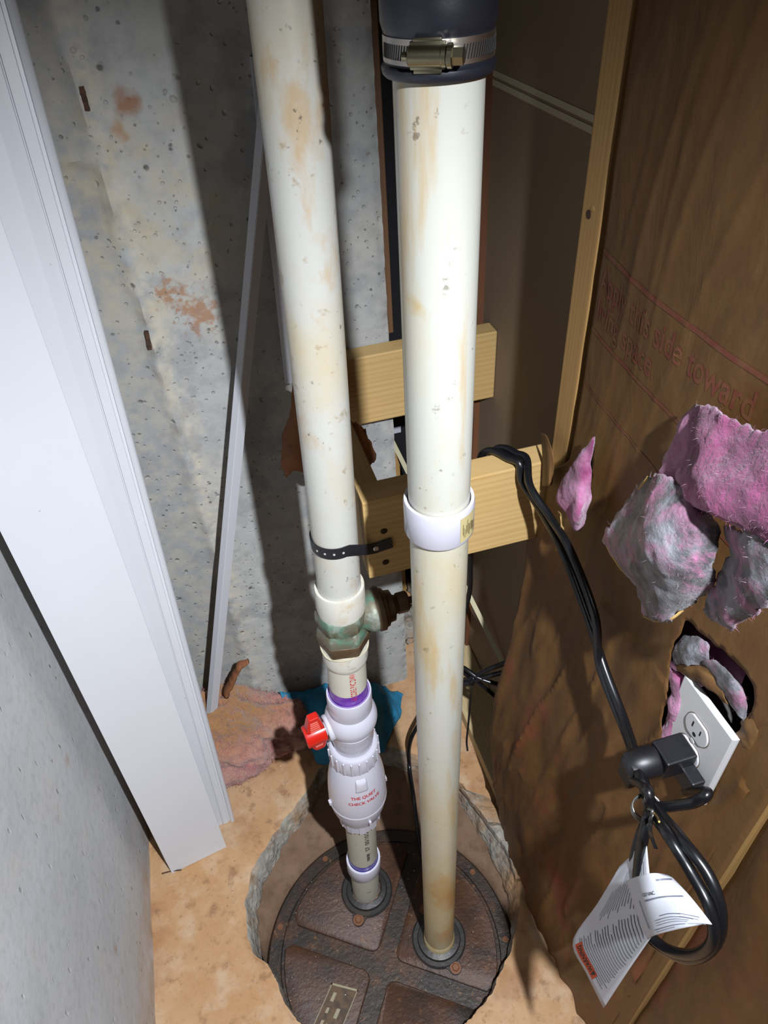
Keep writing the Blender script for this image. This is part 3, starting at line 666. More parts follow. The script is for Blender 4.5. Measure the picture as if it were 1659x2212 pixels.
tt = camdir(.43)+.14
wraptext('THE QUIET', .0105, .4440, tt, cvr, redp, chk, cL, bold=.00025, width=.047, slope=.06)
wraptext('CHECK VALVE', .0105, .4285, tt+.02, cvr, redp, chk, cL, bold=.00025, width=.060, slope=.06)
wraptext('AR CORE PVC DWV', .0135, .7275, camdir(.72)+.20, lambda z: RL, redp, mid, cL, vert=True, bold=.0002, width=.066)
low = mk('lower_pipe', *RLATHE([(RL, z) for z in np.linspace(-.072, .31, 12)], cL, 56), pvc_grey, riser, smooth=True)
mk('primer_ring', *RLATHE([(RL+.0004, .288), (RL+.0004, .300)], cL, 56), primer_m, low, smooth=True)
blk_ink = M('black_pipe_print', srgb(40, 38, 36), .6)
wraptext('S7  00/10/22', .012, .238, camdir(.2)+.25, lambda z: RL, blk_ink, low, cL, vert=True, bold=.0002, width=.085)
wraptext('DF R', .010, .115, camdir(.15)+.29, lambda z: RL, blk_ink, low, cL, vert=True, width=.024)
for k in range(5):
    z = RZ(.150)+.0062*k; V = []; r = RL+.0004
    for a, b in ((.16, 0), (.36, 0), (.36, .0038+.001*(k % 2)), (.16, .0038+.001*(k % 2))): x, y = cL(z+b); t = camdir(z)+a; V.append((x+r*math.cos(t), y+r*math.sin(t), z+b))
    mk('print_bar', V, [(0, 1, 2, 3)], blk_ink, low)
cpl = mk('pipe_coupling', *RLATHE([(RL+.0006, .10), (RL+.0014, .1065), (RL+.0052, .1065), (RL+.006, .104), (RL+.006, .066), (RL+.0045, .063), (RL+.0002, .062)], cL, 56), pvc_white, riser, smooth=True)
mk('primer_ring', *RLATHE([(RL+.0004, .100), (RL+.0004, .124)], cL, 56), primer_b, low, smooth=True)
wraptext('~', .02, .0, camdir(0)+.1, lambda z: RL, blk_ink, low, cL, name='pen_mark')

# black strap tying the riser to the block
strap = thing('pipe_strap', 'black perforated strap tying the stained riser to the pine block', 'strap', (*cL(.985), .975))
sz = .972; cx, cy = cL(sz)
pth = []; nr = []
p_scr = P(812, 1184, 1, BY0-.0022); p_end = P(847, 1172, 1, BY0-.0022)
for t in np.linspace(math.pi*.75, math.pi*1.60, 30):
    pth.append((cx+(RL+.0012)*math.cos(t), cy+(RL+.0012)*math.sin(t), sz)); nr.append((math.cos(t), math.sin(t), 0))
for q in (tuple(P(782, 1188, 1, BY0-.010)), tuple(P(797, 1187, 1, BY0-.004)), tuple(p_scr), tuple(P(828, 1178, 1, BY0-.0022)), tuple(p_end)):
    pth.append(q); nr.append((0.1, -1, 0))
sb = mk('band', *ribbon(pth, nr, .0175, .0016), strap_m, strap)
for t in (1.18, 1.30, 1.42, 1.54):
    a = math.pi*t; x, y = cx+(RL+.002)*math.cos(a), cy+(RL+.002)*math.sin(a)
    mk('perforation', *lathe_ax([(.0016, 0), (.0016, .0004)], (x, y, sz), (math.cos(a), math.sin(a), 0), 12), pvc_old, sb)
mk('screw', *lathe_ax([(.0042, -.001), (.0042, .0012), (.003, .002)], p_scr, (0, -1, 0), 16), steel_m, strap)

# ------------------------------------------------------------------ right vent pipe
RV = .0298; cR = lambda z: (.1685+.0045*(z+.07)/1.6, .496)
vent = thing('vent_pipe', 'tall cream PVC vent pipe with white coupling and clamped black rubber sleeve', 'pipe', (*cR(ZL), ZL))
vp = mk('pipe', *lathe([(RV, z) for z in np.linspace(ZL+.003, 1.60, 24)], cR, 64), pvc_vent, vent, smooth=True)
cp = mk('coupling', *lathe([(RV+.0002, 1.120), (RV+.0004, 1.142), (RV+.0012, 1.153), (RV+.0042, 1.153), (RV+.005, 1.150), (RV+.005, 1.114), (RV+.0035, 1.111), (RV, 1.111)], cR, 64), pvc_white, vent, smooth=True, label='bright white pipe coupling')
tv_ = math.atan2(-.496, -.173)
V = []; nS = 8
for i in range(nS+1):
    for z in (1.117, 1.148):
        t = tv_+.62+.62*i/nS; r = RV+.0054; V.append((cR(z)[0]+r*math.cos(t), cR(z)[1]+r*math.sin(t), z))
stk = mk('sticker', V, [(2*i, 2*i+2, 2*i+3, 2*i+1) for i in range(nS)], barcode_m, cp, smooth=True)
g = np.random.default_rng(5)
for k in range(13):
    t = tv_+.70+.042*k; w_ = g.uniform(.006, .02); V = []; z0_ = 1.123+g.uniform(-.001, .004); z1_ = z0_+g.uniform(.010, .017)
    for a, z in ((0, z0_), (w_, z0_), (w_, z1_), (0, z1_)): r = RV+.0058; V.append((cR(z)[0]+r*math.cos(t+a), cR(z)[1]+r*math.sin(t+a), z))
    mk('barcode_bar', V, [(0, 1, 2, 3)], M('faded_bar', srgb(120, 98, 50), .6) if k == 0 else bpy.data.materials['faded_bar'], stk)
mk('collar_foot', *lathe([(RV+.0002, ZL+.035), (RV+.002, ZL+.030), (RV+.003, ZL+.004)], cR, 56), pvc_vent, vent, smooth=True)
rs = mk('rubber_sleeve', *lathe([(RV, 1.5075), (.0345, 1.5065), (.0360, 1.508), (.0365, 1.5105), (.0362, 1.5125), (.0345, 1.514), (.0342, 1.518), (.0342, 1.529), (.0350, 1.531), (.0362, 1.535), (.0364, 1.545), (.0364, 1.66), (RV, 1.665)], cR, 72), rubber_m, vent, smooth=True, label='black rubber sleeve')
band = mk('hose_clamp', *lathe([(.0343, 1.5152), (.0350, 1.5152), (.0350, 1.5290), (.0343, 1.5290)], cR, 96), steel_m, vent, smooth=True, label='shiny slotted hose clamp')
for i in range(70):
    t = tv_+.42+.058*i if i < 56 else tv_-.52-.058*(i-56)
    c = np.array([cR(1.522)[0]+.03505*math.cos(t), cR(1.522)[1]+.03505*math.sin(t), 1.5218]); tx = np.array([-math.sin(t), math.cos(t), 0]); up = np.array([0, 0, 1.])+tx*.22; up /= np.linalg.norm(up)
    nr_ = np.array([math.cos(t), math.sin(t), 0])
    mk('slot', *obox(c, nr_, np.cross(up, nr_), up, .0002, .00048, .0040), slot_m, band)
th = tv_-.18; nr_ = np.array([math.cos(th), math.sin(th), 0]); tx = np.array([-math.sin(th), math.cos(th), 0]); zz = np.array([0, 0, 1.])
hc = np.array([*cR(1.522), 1.5215])+nr_*.0385
hs = MB(); hs.add(*lathe_ax([(.0042, -.0115), (.0056, -.0105), (.0056, .0085), (.0060, .009), (.0060, .0115), (.005, .012)], hc, tx, 28))
hs.add(*obox(hc-nr_*.0025, nr_, tx, zz, .002, .0105, .0072, .0006)); hs.add(*obox(hc-nr_*.0025+zz*.0076, nr_, tx, zz, .0016, .0085, .0014, .0005)); hs.add(*obox(hc-nr_*.0025-zz*.0078, nr_, tx, zz, .0016, .0085, .0014, .0005))
hsg = hs.mk('screw_housing', zinc_m, band, smooth=True)
hx = MB(); hx.add(*lathe_ax([(.0062, .012), (.0066, .0125), (.0066, .0150), (.0054, .0155)], hc, tx, 24)); hx.add(*lathe_ax([(.0052, .015), (.0052, .0215), (.0042, .0222)], hc, tx, 6)); hx.add(*lathe_ax([(.0022, -.015), (.0026, -.0115)], hc, tx, 12))
hx.mk('clamp_screw', zinc_m, band)

# ------------------------------------------------------------------ leaning white boards
def plank(name, bl, br, tl, tr, label, bead=False, th=.006, bow=0.):
    """board from bottom-left/right to top-left/right with a moulded right edge"""
    bl, br, tl, tr = map(lambda a: np.array(a, float), (bl, br, tl, tr))
    t = thing(name, label, 'board', (bl+br)/2, 'white boards leaning in the corner')
    u0 = (br-bl); wd = np.linalg.norm(u0); prof = [(0, 0), (0, th), (1, th), (1, 0)]
    if bead: prof = [(0, 0), (0, th), (.80, th), (.806, th-.002), (.812, th-.002), (.818, th+.001), (.90, th+.001), (.905, th-.002), (.93, th-.002), (.935, th+.003), (.96, th+.005), (.985, th+.003), (1, th-.001), (1, 0)]
    nn = 24; V = []; Fc = []
    for k in range(nn+1):
        s = k/nn; L_ = bl+(tl-bl)*s; R_ = br+(tr-br)*s; b_off = bow*4*s*(1-s)
        n_ = np.cross(R_-L_, tl-bl); n_ /= np.linalg.norm(n_)
        if n_[1] > 0: n_ = -n_
        for a, h in prof: V.append(L_+(R_-L_)*a+n_*(h+b_off))
    m = len(prof)
    for k in range(nn):
        for i in range(m): j = (i+1) % m; Fc.append((k*m+i, k*m+j, (k+1)*m+j, (k+1)*m+i))
    Fc += [tuple(range(m)), tuple(range(nn*m+m-1, nn*m-1, -1))]
    recalc(mk('panel', V, Fc, vinyl_m, t, smooth=True)); return t
def ext(a, b, z): a, b = np.array(a), np.array(b); return a+(b-a)*(z-a[2])/(b[2]-a[2])
fr_b = P(487, 1823, 2, .0); fl_b = P(370, 1880, 2, .0)
fr_t = ext(fr_b, (-.211, .943, 1.33), 1.72); fl_t = ext(fl_b, (-.356, .875, .94), 1.72)
plank('white_board', fl_b, fr_b, fl_t, fr_t, 'front white board of the leaning stack, cut square at its foot', False, .008)
sr_b = P(505, 1762, 2, 0); sr_t = ext(sr_b, (-.132, 1.052, 1.52), 1.72)
sl_b = sr_b+(fl_b-fr_b)*1.15+np.array([0, .01, 0]); sl_t = sr_t+(fl_t-fr_t)*1.15
plank('white_board', sl_b, sr_b, sl_t, sr_t, 'rear white board of the leaning stack, with a moulded beaded edge', True, .010)
mr_b = P(495, 1790, 2, 0)+np.array([-.03, -.01, 0]); mr_t = fr_t*.6+sr_t*.4+np.array([0, .01, 0])
ml_b = mr_b+(fl_b-fr_b)*.95; ml_t = mr_t+(fl_t-fr_t)*.95
plank('white_board', ml_b, mr_b, ml_t, mr_t, 'middle white board sandwiched in the leaning stack', False, .006)

# thin white strips
def strip(name, a, b, w, d, label, n_=(0, -1, 0)):
    a, b = np.array(a, float), np.array(b, float); t = thing(name, label, 'trim strip', a)
    dd = (b-a); L_ = np.linalg.norm(dd); dd /= L_; n_ = np.array(n_, float); n_ -= dd*(n_@dd); n_ /= np.linalg.norm(n_); s_ = np.cross(dd, n_)
    mk('face', *obox((a+b)/2, s_, n_, dd, w/2, .0009, L_/2), vinyl_s, t); mk('flange', *obox((a+b)/2+s_*w/2+n_*d/2*.0-n_*d/2, s_, n_, dd, .0009, d/2, L_/2), vinyl_s, t)
    mk('flange', *obox((a+b)/2-s_*w/2-n_*d/2, s_, n_, dd, .0009, d/2, L_/2), vinyl_s, t); return t
sa = P(461, 1552, 1, .985); sb_ = P(548, 640, 1, 1.035); sb2 = sa+(sb_-sa)*1.6
strip('trim_channel', sa, sb2, .019, .014, 'narrow white channel strip leaning on the concrete, half hidden by the boards', (.62, -.78, 0))
ta, tb = P(624, 828, 1, 1.06), P(600, 600, 1, 1.07)
strip('trim_channel', ta, ta+(tb-ta)*2.6, .010, .008, 'short white strip hanging behind the stained riser, its lower end cut')

# rusted form ties in the wall
for (a, b), lab in (((P(176, 185, 1, YB), P(190, 237, 1, YB)), 'upper rusty form tie stub in the concrete, near an orange stain'), ((P(316, 713, 1, YB), P(324, 750, 1, YB)), 'lower rusty form tie stub in the concrete, below the cracks')):
    a, b = np.array(a), np.array(b); d = (b-a); L_ = np.linalg.norm(d); d /= L_; n_ = np.array([0, -1., 0]); s_ = np.cross(d, n_)
    w = MB(); nseg = 9; V = []; Fc = []
    for k in range(nseg):
        c = a+d*L_*k/(nseg-1); wd = .0032*(1+.3*nz(c, 300, 2.)); hh = .004+.0015*nz(c, 250, 6.)
        hh += .005; V += [c-s_*wd-n_*.004, c-s_*wd+n_*hh, c+s_*wd+n_*hh*.9, c+s_*wd-n_*.004]
    for k in range(nseg-1):
        for i in range(4): j = (i+1) % 4; Fc.append((k*4+i, k*4+j, (k+1)*4+j, (k+1)*4+i))
    Fc += [(0, 1, 2, 3), tuple(range(nseg*4-1, nseg*4-5, -1))]
    tag(recalc(mk('form_tie', V, Fc, rust_m)), lab, 'form tie')

# ------------------------------------------------------------------ paper faced insulation on the right wall
YF0, YF1 = .232, .664
def bulge(y, z):
    s = (y-YF0)/(YFZ(z)-YF0); b = math.sin(math.pi*min(max(s, 0), 1))**.7
    x = XR-.002-.016*b*(1+.35*math.sin(z*4.1+1))
    # flares out past the stud low down
    fl = math.exp(-((z-.42)/.33)**2)*max(0, (s-.45)/.55)**1.5
    x -= .034*fl
    p = (0, y, z); cr = (1 if z < .95 else .25)
    x -= cr*.007*fbm((0, y*1.6, z*.40), 10, 3., 2)+.003*nz(p, 9, 1.)
    x -= cr*.006*(1-abs(fbm((0, y*2.2+z*.35, z*.30), 9, 9., 2)))**4
    return min(x, XR-.0015)
hole_out = [(1480, 1330), (1515, 1370), (1560, 1405), (1600, 1440), (1628, 1478), (1632, 1520), (1612, 1560), (1598, 1580), (1560, 1600), (1530, 1735), (1500, 1710), (1440, 1650), (1425, 1600), (1432, 1540), (1445, 1480), (1445, 1440), (1452, 1400), (1470, 1370)]
def YFZ(z):
    k = min(1, max(0, (1.07-z)/.09)); k = k*k*(3-2*k)
    return .612+k*(.064+.026*math.exp(-((z-.33)/.22)**2))-.012*max(0, 1-z/.1)
ny, nzz = 110, 430
V = []; keep = []
for i in range(ny+1):
    for j in range(nzz+1):
        z = .004+1.75*j/nzz; y1_ = YFZ(z); y = YF0-.006+(y1_-YF0+.006)*i/ny
        if i == ny:
            y += .003*nz((0, 0, z), 14, 2.)
            x = bulge(y, z)+.003+(.028 if z > 1.08 else 0)
        else: x = bulge(y, z)
        V.append((x, y, z))
Fc = []
for i in range(ny):
    for j in range(nzz):
        a = i*(nzz+1)+j; c = (np.array(V[a])+np.array(V[a+nzz+2]))/2; px, py = PX(c)
        if 1400 < px < 1660 and 1300 < py < 1760 and inpoly(px+7*nz(c, 130, 1.), py+7*nz(c, 130, 4.), hole_out): continue
        px2 = (1190 < px < 1300 and 900 < py < 1200 and inpoly(px+4*nz(c, 150, 1.), py, [(1280, 945), (1280, 1010), (1268, 1090), (1256, 1130), (1240, 1080), (1255, 1010)]))
        if px2: continue
        Fc.append((a, a+nzz+1, a+nzz+2, a+1))
_ec = {}
for q in Fc:
    for a, b in zip(q, q[1:]+q[:1]): e = (min(a, b), max(a, b)); _ec[e] = _ec.get(e, 0)+1
_nb = {}
for (a, b), n_ in _ec.items():
    if n_ == 1: _nb.setdefault(a, []).append(b); _nb.setdefault(b, []).append(a)
_inner = [a for a in _nb if 0 < a//(nzz+1) < ny and 0 < a % (nzz+1) < nzz]
for _ in range(4):
    new = {a: tuple(.45*np.array(V[a])+.55*np.mean([V[b] for b in _nb[a]], 0)) for a in _inner}
    for a, p in new.items(): V[a] = p
batt = thing('insulation_batt', 'kraft paper faced insulation batt between the studs, torn open around the outlet', 'insulation', (XR, .44, .04))
solid(mk('paper_facing', V, Fc, kraft_m, batt, smooth='all'), .0006, 1)
v, f = patch([[(XR+.040, y, z) for y in (.255, .4, .55, .622)] for z in (.045, .5, .7)], 20, 40, lambda p, a, b: np.array([.012*fbm(p, 22, 3.), 0, 0]))
# fibreglass filling, kept behind the paper
mk('pink_wool', *patch([[(XR+.030, y, z) for y in (.300, .4, .5, .624)] for z in (.045, .5, 1., 1.75)], 24, 60, lambda p, a, b: np.array([.014*fbm(p, 20, 3.), 0, 0])), pink_m, batt, smooth='all')
# printed text and lines, lying on the paper
def onpaper(name, y0, z0, v2, f, mat, slope=0.):
    W_ = [(bulge(y0-a, z0+b+slope*a)-.0004, y0-a, z0+b+slope*a) for a, b in v2]; return mk(name, W_, f, mat, batt)
def pline(y0, y1, z, h, slope=0., name='printed_line'):
    n = 60; v2 = []; f = []
    for i in range(n+1): v2 += [((y0-y1)*i/n, -h/2), ((y0-y1)*i/n, h/2)]
    for i in range(n): f.append((2*i, 2*i+2, 2*i+3, 2*i+1))
    onpaper(name, y0, z, v2, f, kraft_red, slope)
v2, f2 = text2d('Apply this side toward', .036, .0006); k = .246/(v2[:, 0].max()-v2[:, 0].min()); v2 = v2*np.array([k, 1.0]); onpaper('lettering', .602, 1.281, v2, f2, kraft_red)
v2, f2 = text2d('living space.', .036, .0006); v2 = v2*np.array([k, 1.0]); onpaper('lettering', .602, 1.250, v2, f2, kraft_red)
pline(.606, .24, 1.319, .0050); pline(.606, .24, 1.236, .0036); pline(.606, .24, 1.172, .0030)
# paper flange over the stud by the outlet
solid(mk('paper_flange', *patch([[(XR-.0025, .247, z), (XR-.0035, .232, z), (XR-.0030, .207, z)] for z in np.linspace(.02, 1.75, 14)], 8, 80, lambda p, a, b: np.array([.0012*nz(p, 30, 2.), (.004*nz(p, 12, 4.) if a < .1 else 0), 0])), kraft_flap, batt, smooth='all'), .0006)
# torn edge flaps and curls of paper
def pxpatch(rows, **k): return patch([[P(x, y, 0, d) for x, y, d in r] for r in rows], **k)
def rag(amp, seed):
    def d(p, a, b):
        e = max(0, 1-min(a, 1-a, b, 1-b)*9); return np.array([.0055*fbm(p, 20, seed, 2)+.0025*fbm(p, 60, seed+1, 3), amp*e*nz(p, 120, seed), amp*e*nz(p, 140, seed+3)])
    return d
fl1 = pxpatch([[(1215, 1040, .35), (1250, 990, .352), (1280, 945, .360)], [(1208, 1075, .345), (1240, 1050, .338), (1268, 1060, .350)], [(1225, 1105, .345), (1243, 1112, .335), (1262, 1108, .348)], [(1243, 1140, .350), (1250, 1142, .348), (1258, 1138, .352)]], nu=20, nv=26, disp=rag(.002, 3))
# (small pink tear)
o = solid(mk('torn_wool', *fl1, pink_m, batt, smooth='all'), .004)
mk('wool_fibres', *fuzz(*fl1, 900, .0045, .00008, 3), fib_p, o, kind='stuff')
curl = pxpatch([[(1168, 935, .372), (1180, 940, .366), (1190, 965, .362)], [(1172, 990, .368), (1183, 990, .360), (1197, 1000, .362)], [(1172, 1050, .366), (1186, 1050, .360), (1193, 1045, .368)]], nu=12, nv=20)
solid(mk('paper_curl', *curl, kraft_flap, batt, smooth='all'), .0006)
sl = spline([P(x, y, 0, .345) for x, y in ((1205, 1105), (1213, 1115), (1215, 1140), (1208, 1165), (1203, 1175), (1202, 1190))], 6)
mk('paper_sliver', *ribbon(sl, (-.6, -.8, 0), .004, .0006), kraft_edge, batt)
# big folded-back flap: pink upper face, tar-grey lower face
big = pxpatch([[(1502, 872, .350), (1560, 885, .335), (1620, 925, .325), (1690, 930, .320)],
               [(1460, 940, .345), (1530, 960, .322), (1620, 985, .315), (1700, 990, .312)],
               [(1432, 1030, .340), (1500, 1045, .305), (1600, 1060, .300), (1710, 1060, .300)],
               [(1450, 1060, .335), (1520, 1095, .300), (1590, 1120, .295), (1720, 1130, .296)],
               [(1515, 1085, .330), (1555, 1115, .305), (1620, 1150, .300), (1730, 1180, .300)]], nu=34, nv=34, disp=rag(.004, 5))
flap = solid(mk('torn_flap', *big, pink_m, batt, smooth='all', label='bright pink fibreglass torn forward'), .003)
mk('wool_fibres', *fuzz(*big, 4160, .0065, .00010, 4), fib_p, flap, kind='stuff'); mk('wool_fibres', *fuzz(*big, 1560, .0065, .00010, 6), fib_w, flap, kind='stuff')
g1 = pxpatch([[(1395, 1032, .335), (1440, 1030, .322), (1500, 1060, .315), (1515, 1085, .325)],
              [(1335, 1125, .322), (1400, 1110, .300), (1470, 1110, .300), (1560, 1130, .320)],
              [(1310, 1172, .318), (1380, 1170, .288), (1450, 1170, .292), (1555, 1190, .315)],
              [(1340, 1225, .318), (1400, 1225, .288), (1460, 1225, .292), (1548, 1225, .315)],
              [(1385, 1270, .325), (1420, 1265, .295), (1470, 1265, .298), (1540, 1260, .320)],
              [(1390, 1330, .328), (1420, 1338, .310), (1450, 1335, .312), (1490, 1305, .325)]], nu=34, nv=40, disp=rag(.005, 8))
f1 = solid(mk('torn_flap', *g1, pinkgrey_m, batt, smooth='all', label='tar-backed grey paper flap folded over with pink fibres'), .003)
mk('wool_fibres', *fuzz(*g1, 2340, .0065, .00010, 8), fib_w, f1, kind='stuff'); mk('wool_fibres', *fuzz(*g1, 1560, .0065, .00010, 9), fib_p, f1, kind='stuff'); mk('wool_fibres', *fuzz(*g1, 1560, .0065, .00010, 10), fib_g, f1, kind='stuff')
# paper rim of that flap
rim = spline([P(x, y, 0, d) for x, y, d in ((1400, 1031, .333), (1360, 1085, .326), (1330, 1130, .319), (1309, 1170, .315), (1335, 1220, .316), (1352, 1240, .320))], 8)
mk('torn_rim', *tube(rim, .0017, 6, .5), kraft_edge, f1)
rim = spline([P(x, y, 0, d) for x, y, d in ((1392, 1332, .326), (1420, 1342, .310), (1448, 1338, .310), (1475, 1318, .318))], 8)
mk('torn_rim', *tube(rim, .0017, 6, .5), kraft_edge, f1)
g2 = pxpatch([[(1570, 1140, .320), (1620, 1150, .305), (1700, 1150, .305)], [(1575, 1200, .318), (1620, 1210, .300), (1700, 1210, .300)], [(1540, 1275, .325), (1600, 1270, .302), (1690, 1270, .300)], [(1522, 1318, .330), (1560, 1330, .312), (1640, 1320, .305)], [(1535, 1335, .332), (1582, 1358, .322), (1600, 1330, .318)]], nu=24, nv=30, disp=rag(.005, 12))
f2_ = solid(mk('torn_flap', *g2, pinkgrey_m, batt, smooth='all', label='smaller tar-backed grey flap hanging beside the big one'), .003)
mk('wool_fibres', *fuzz(*g2, 1300, .0065, .00010, 12), fib_w, f2_, kind='stuff'); mk('wool_fibres', *fuzz(*g2, 1040, .0065, .00010, 13), fib_p, f2_, kind='stuff')
# tear above the outlet: dark opening, grey and pink wool strips
t1 = pxpatch([[(1470, 1375, .382), (1500, 1375, .374), (1530, 1395, .374)], [(1452, 1400, .374), (1490, 1410, .366), (1525, 1432, .372)], [(1452, 1432, .374), (1488, 1436, .368), (1522, 1436, .376)]], nu=18, nv=16, disp=rag(.003, 21))
o = solid(mk('torn_wool', *t1, pinkgrey_m, batt, smooth='all'), .002); mk('wool_fibres', *fuzz(*t1, 500, .0045, .00008, 21), fib_w, o, kind='stuff')
t2 = pxpatch([[(1525, 1425, .374), (1545, 1425, .372), (1560, 1440, .378)], [(1550, 1470, .372), (1575, 1465, .370), (1595, 1480, .378)], [(1568, 1515, .372), (1590, 1510, .370), (1612, 1530, .378)], [(1585, 1535, .374), (1600, 1545, .374), (1610, 1560, .380)]], nu=14, nv=24, disp=rag(.003, 25))
o = solid(mk('torn_wool', *t2, pinkgrey_m, batt, smooth='all'), .002); mk('wool_fibres', *fuzz(*t2, 500, .0045, .00008, 25), fib_p, o, kind='stuff')
t3 = pxpatch([[(1442, 1440, .380), (1460, 1450, .378), (1484, 1460, .384)], [(1452, 1490, .376), (1468, 1500, .374), (1478, 1505, .378)], [(1440, 1540, .374), (1452, 1550, .372), (1466, 1560, .376)], [(1420, 1595, .372), (1430, 1605, .370), (1445, 1600, .374)]], nu=12, nv=30, disp=rag(.002, 28))
o = solid(mk('torn_wool', *t3, pink_m, batt, smooth='all'), .004); mk('wool_fibres', *fuzz(*t3, 600, .0045, .00008, 28), fib_p, o, kind='stuff')
t4 = pxpatch([[(1455, 1436, .3755), (1490, 1434, .374), (1540, 1440, .374)], [(1470, 1450, .374), (1520, 1455, .370), (1558, 1480, .372)], [(1490, 1462, .3755), (1530, 1485, .372), (1572, 1520, .374)]], nu=16, nv=14, disp=rag(.002, 31))
solid(mk('torn_paper', *t4, kraft_flap, batt, smooth='all'), .0008)
t5 = pxpatch([[(1600, 1560, .380), (1612, 1548, .379), (1632, 1530, .382)], [(1598, 1600, .379), (1612, 1605, .377), (1640, 1590, .381)], [(1604, 1625, .380), (1612, 1635, .379), (1622, 1610, .381)]], nu=10, nv=14, disp=rag(.002, 33))
solid(mk('torn_paper', *t5, kraft_flap, batt, smooth='all'), .0008)

# second batt on the near side of the outlet stud
V = []; Fc = []; ny2, nz2 = 130, 200
for i in range(ny2+1):
    for j in range(nz2+1):
        s = i/ny2; y = .206-.90*s; z = .004+1.75*j/nz2
        V.append((XR-.001-.018*math.sin(math.pi*min(1, s*1.0))**.6+.010*math.exp(-s*30)-.004*fbm((0, y*1.6, z*.5), 11, 13., 3), y, z))
for i in range(ny2):
    for j in range(nz2): a = i*(nz2+1)+j; Fc.append((a, a+1, a+nz2+2, a+nz2+1))
batt2 = thing('insulation_batt', 'second kraft paper faced batt, on the other side of the outlet stud', 'insulation', (XR, 0., .04))
solid(mk('paper_facing', V, Fc, kraft_m, batt2, smooth='all'), .0006)

# ------------------------------------------------------------------ outlet
outl = thing('wall_outlet', 'white duplex wall outlet with a black plug in its lower socket', 'outlet', (XR-.006, .295, .932))
OY, OZ = .2955, .931
pm = MB(); n_ = 6
def platemesh(hw, hh):
    lv = [(1, 0), (1, .0018), (.97, .0045), (.93, .0055)]
    V = []; Fc = []
    for s, d in lv:
        a, b = hw-(1-s)*hw, hh-(1-s)*hw
        V += [(XR-.0062-d, OY+y, OZ+z) for y, z in ((a, b), (-a, b), (-a, -b), (a, -b))]
    for k in range(3):
        for i in range(4): j = (i+1) % 4; Fc.append((k*4+i, k*4+j, (k+1)*4+j, (k+1)*4+i))
    Fc.append((12, 13, 14, 15)); return V, Fc
recalc(mk('cover_plate', *platemesh(.040, .0625), white_plate, outl))
mk('outlet_box', *box(XR-.006, XR+.055, OY-.028, OY+.028, OZ-.048, OZ+.048, .002), box_m, outl)
xf = XR-.0062-.0055
def recept(zc):
    pts = []
    for t in np.linspace(0, 2*math.pi, 40, endpoint=False):
        y = .0172*math.cos(t); z = .0172*math.sin(t); z = max(-.0142, min(.0142, z)); pts.append((y, z))
    V = [(xf-d, OY+y*s, zc+z*s) for s, d in ((1, -.001), (1, .0012), (.95, .002)) for y, z in pts]; n = len(pts)
    Fc = [tuple(range(2*n, 3*n))]+[(k*n+i, k*n+(i+1) % n, (k+1)*n+(i+1) % n, (k+1)*n+i) for k in range(2) for i in range(n)]
    o = recalc(mk('receptacle', V, Fc, white_plate, outl)); xs = xf-.0022
    V = [(xf-.0003, OY+y*1.06, zc+z*1.06) for y, z in pts]; mk('stained_gap', V, [tuple(range(n))], M('gap_line', srgb(120, 100, 80), .7), o)
    mk('slot', *box(xs, xs+.002, OY+.0050, OY+.0068, zc-.001, zc+.007), slot_m, o); mk('slot', *box(xs, xs+.002, OY-.0068, OY-.0052, zc-.0005, zc+.0065), slot_m, o)
    mk('slot', *lathe_ax([(.0026, -.001), (.0026, .0002)], (xs+.0002, OY, zc-.0075), (-1, 0, 0), 14), slot_m, o)
recept(OZ+.0195); recept(OZ-.0195)
mk('plate_screw', *lathe_ax([(.0034, -.001), (.0034, .001), (.0026, .0016)], (xf, OY, OZ), (-1, 0, 0), 18), white_plate, outl)

# ------------------------------------------------------------------ cords and plugs at the outlet
PZ = OZ-.0195
A_ = lambda x, y, d: P(x, y, 0, d)
TIE = (1402, 1742, .300)
pig = thing('power_cord', 'black cord with a block-shaped piggyback plug pushed into the outlet', 'power cord', (xf, OY, PZ-.02))
q = MB(); q.add(*box(xf-.036, xf-.002, OY-.0145, OY+.0150, PZ-.0150, PZ+.0135, .002)); q.add(*box(xf-.017, xf-.002, OY-.034, OY-.002, PZ-.026, PZ-.002, .002))
pg = q.mk('plug_body', cord_r, pig)
px0 = np.array([xf-.010, OY-.026, PZ-.022])
pth1 = [px0, px0+np.array([0, 0, -.012]), A_(1528, 1712, 0.337), A_(1500, 1733, 0.327), A_(1450, 1742, 0.313), A_(1410, 1752, 0.301), A_(1378, 1825, 0.273), A_(1366, 1910, 0.270), A_(1376, 1985, 0.273), A_(1420, 2040, 0.277), A_(1490, 2072, 0.283), A_(1545, 2040, 0.287), A_(1557, 1970, 0.289), A_(1530, 1890, 0.288), A_(1470, 1810, 0.285), A_(1412, 1738, 0.303), A_(1388, 1680, 0.315), A_(1350, 1560, 0.340), A_(1310, 1455, 0.345), A_(1268, 1330, 0.345), A_(1215, 1190, 0.342), A_(1163, 1095, 0.345), A_(1128, 1040, 0.335), (.334, .652, 1.036), (.326, .670, 1.034), (.316, .690, 1.033), (.306, .704, 1.022), (.302, .707, .99), (.300, .708, .93)]
mk('cable', *tube(spline(pth1, 8), .0052, 12), cord_m, pig, smooth='all')
std = thing('power_cord', 'black cord whose round plug is pushed into the back of the piggyback plug', 'power cord', (xf-.04, OY, PZ-.03))
q = MB(); q.add(*lathe_ax([(.0150, .0), (.0165, .003), (.0165, .018), (.0150, .024), (.0120, .032), (.008, .035)], (xf-.036, OY+.001, PZ-.001), (-1, .12, -.12), 28))
q.add(*obox((xf-.060, OY+.004, PZ-.012), (1, 0, 0), (0, 1, 0), (0, 0, 1), .0085, .011, .020, .004))
q.mk('plug_body', cord_r, std, smooth=True)
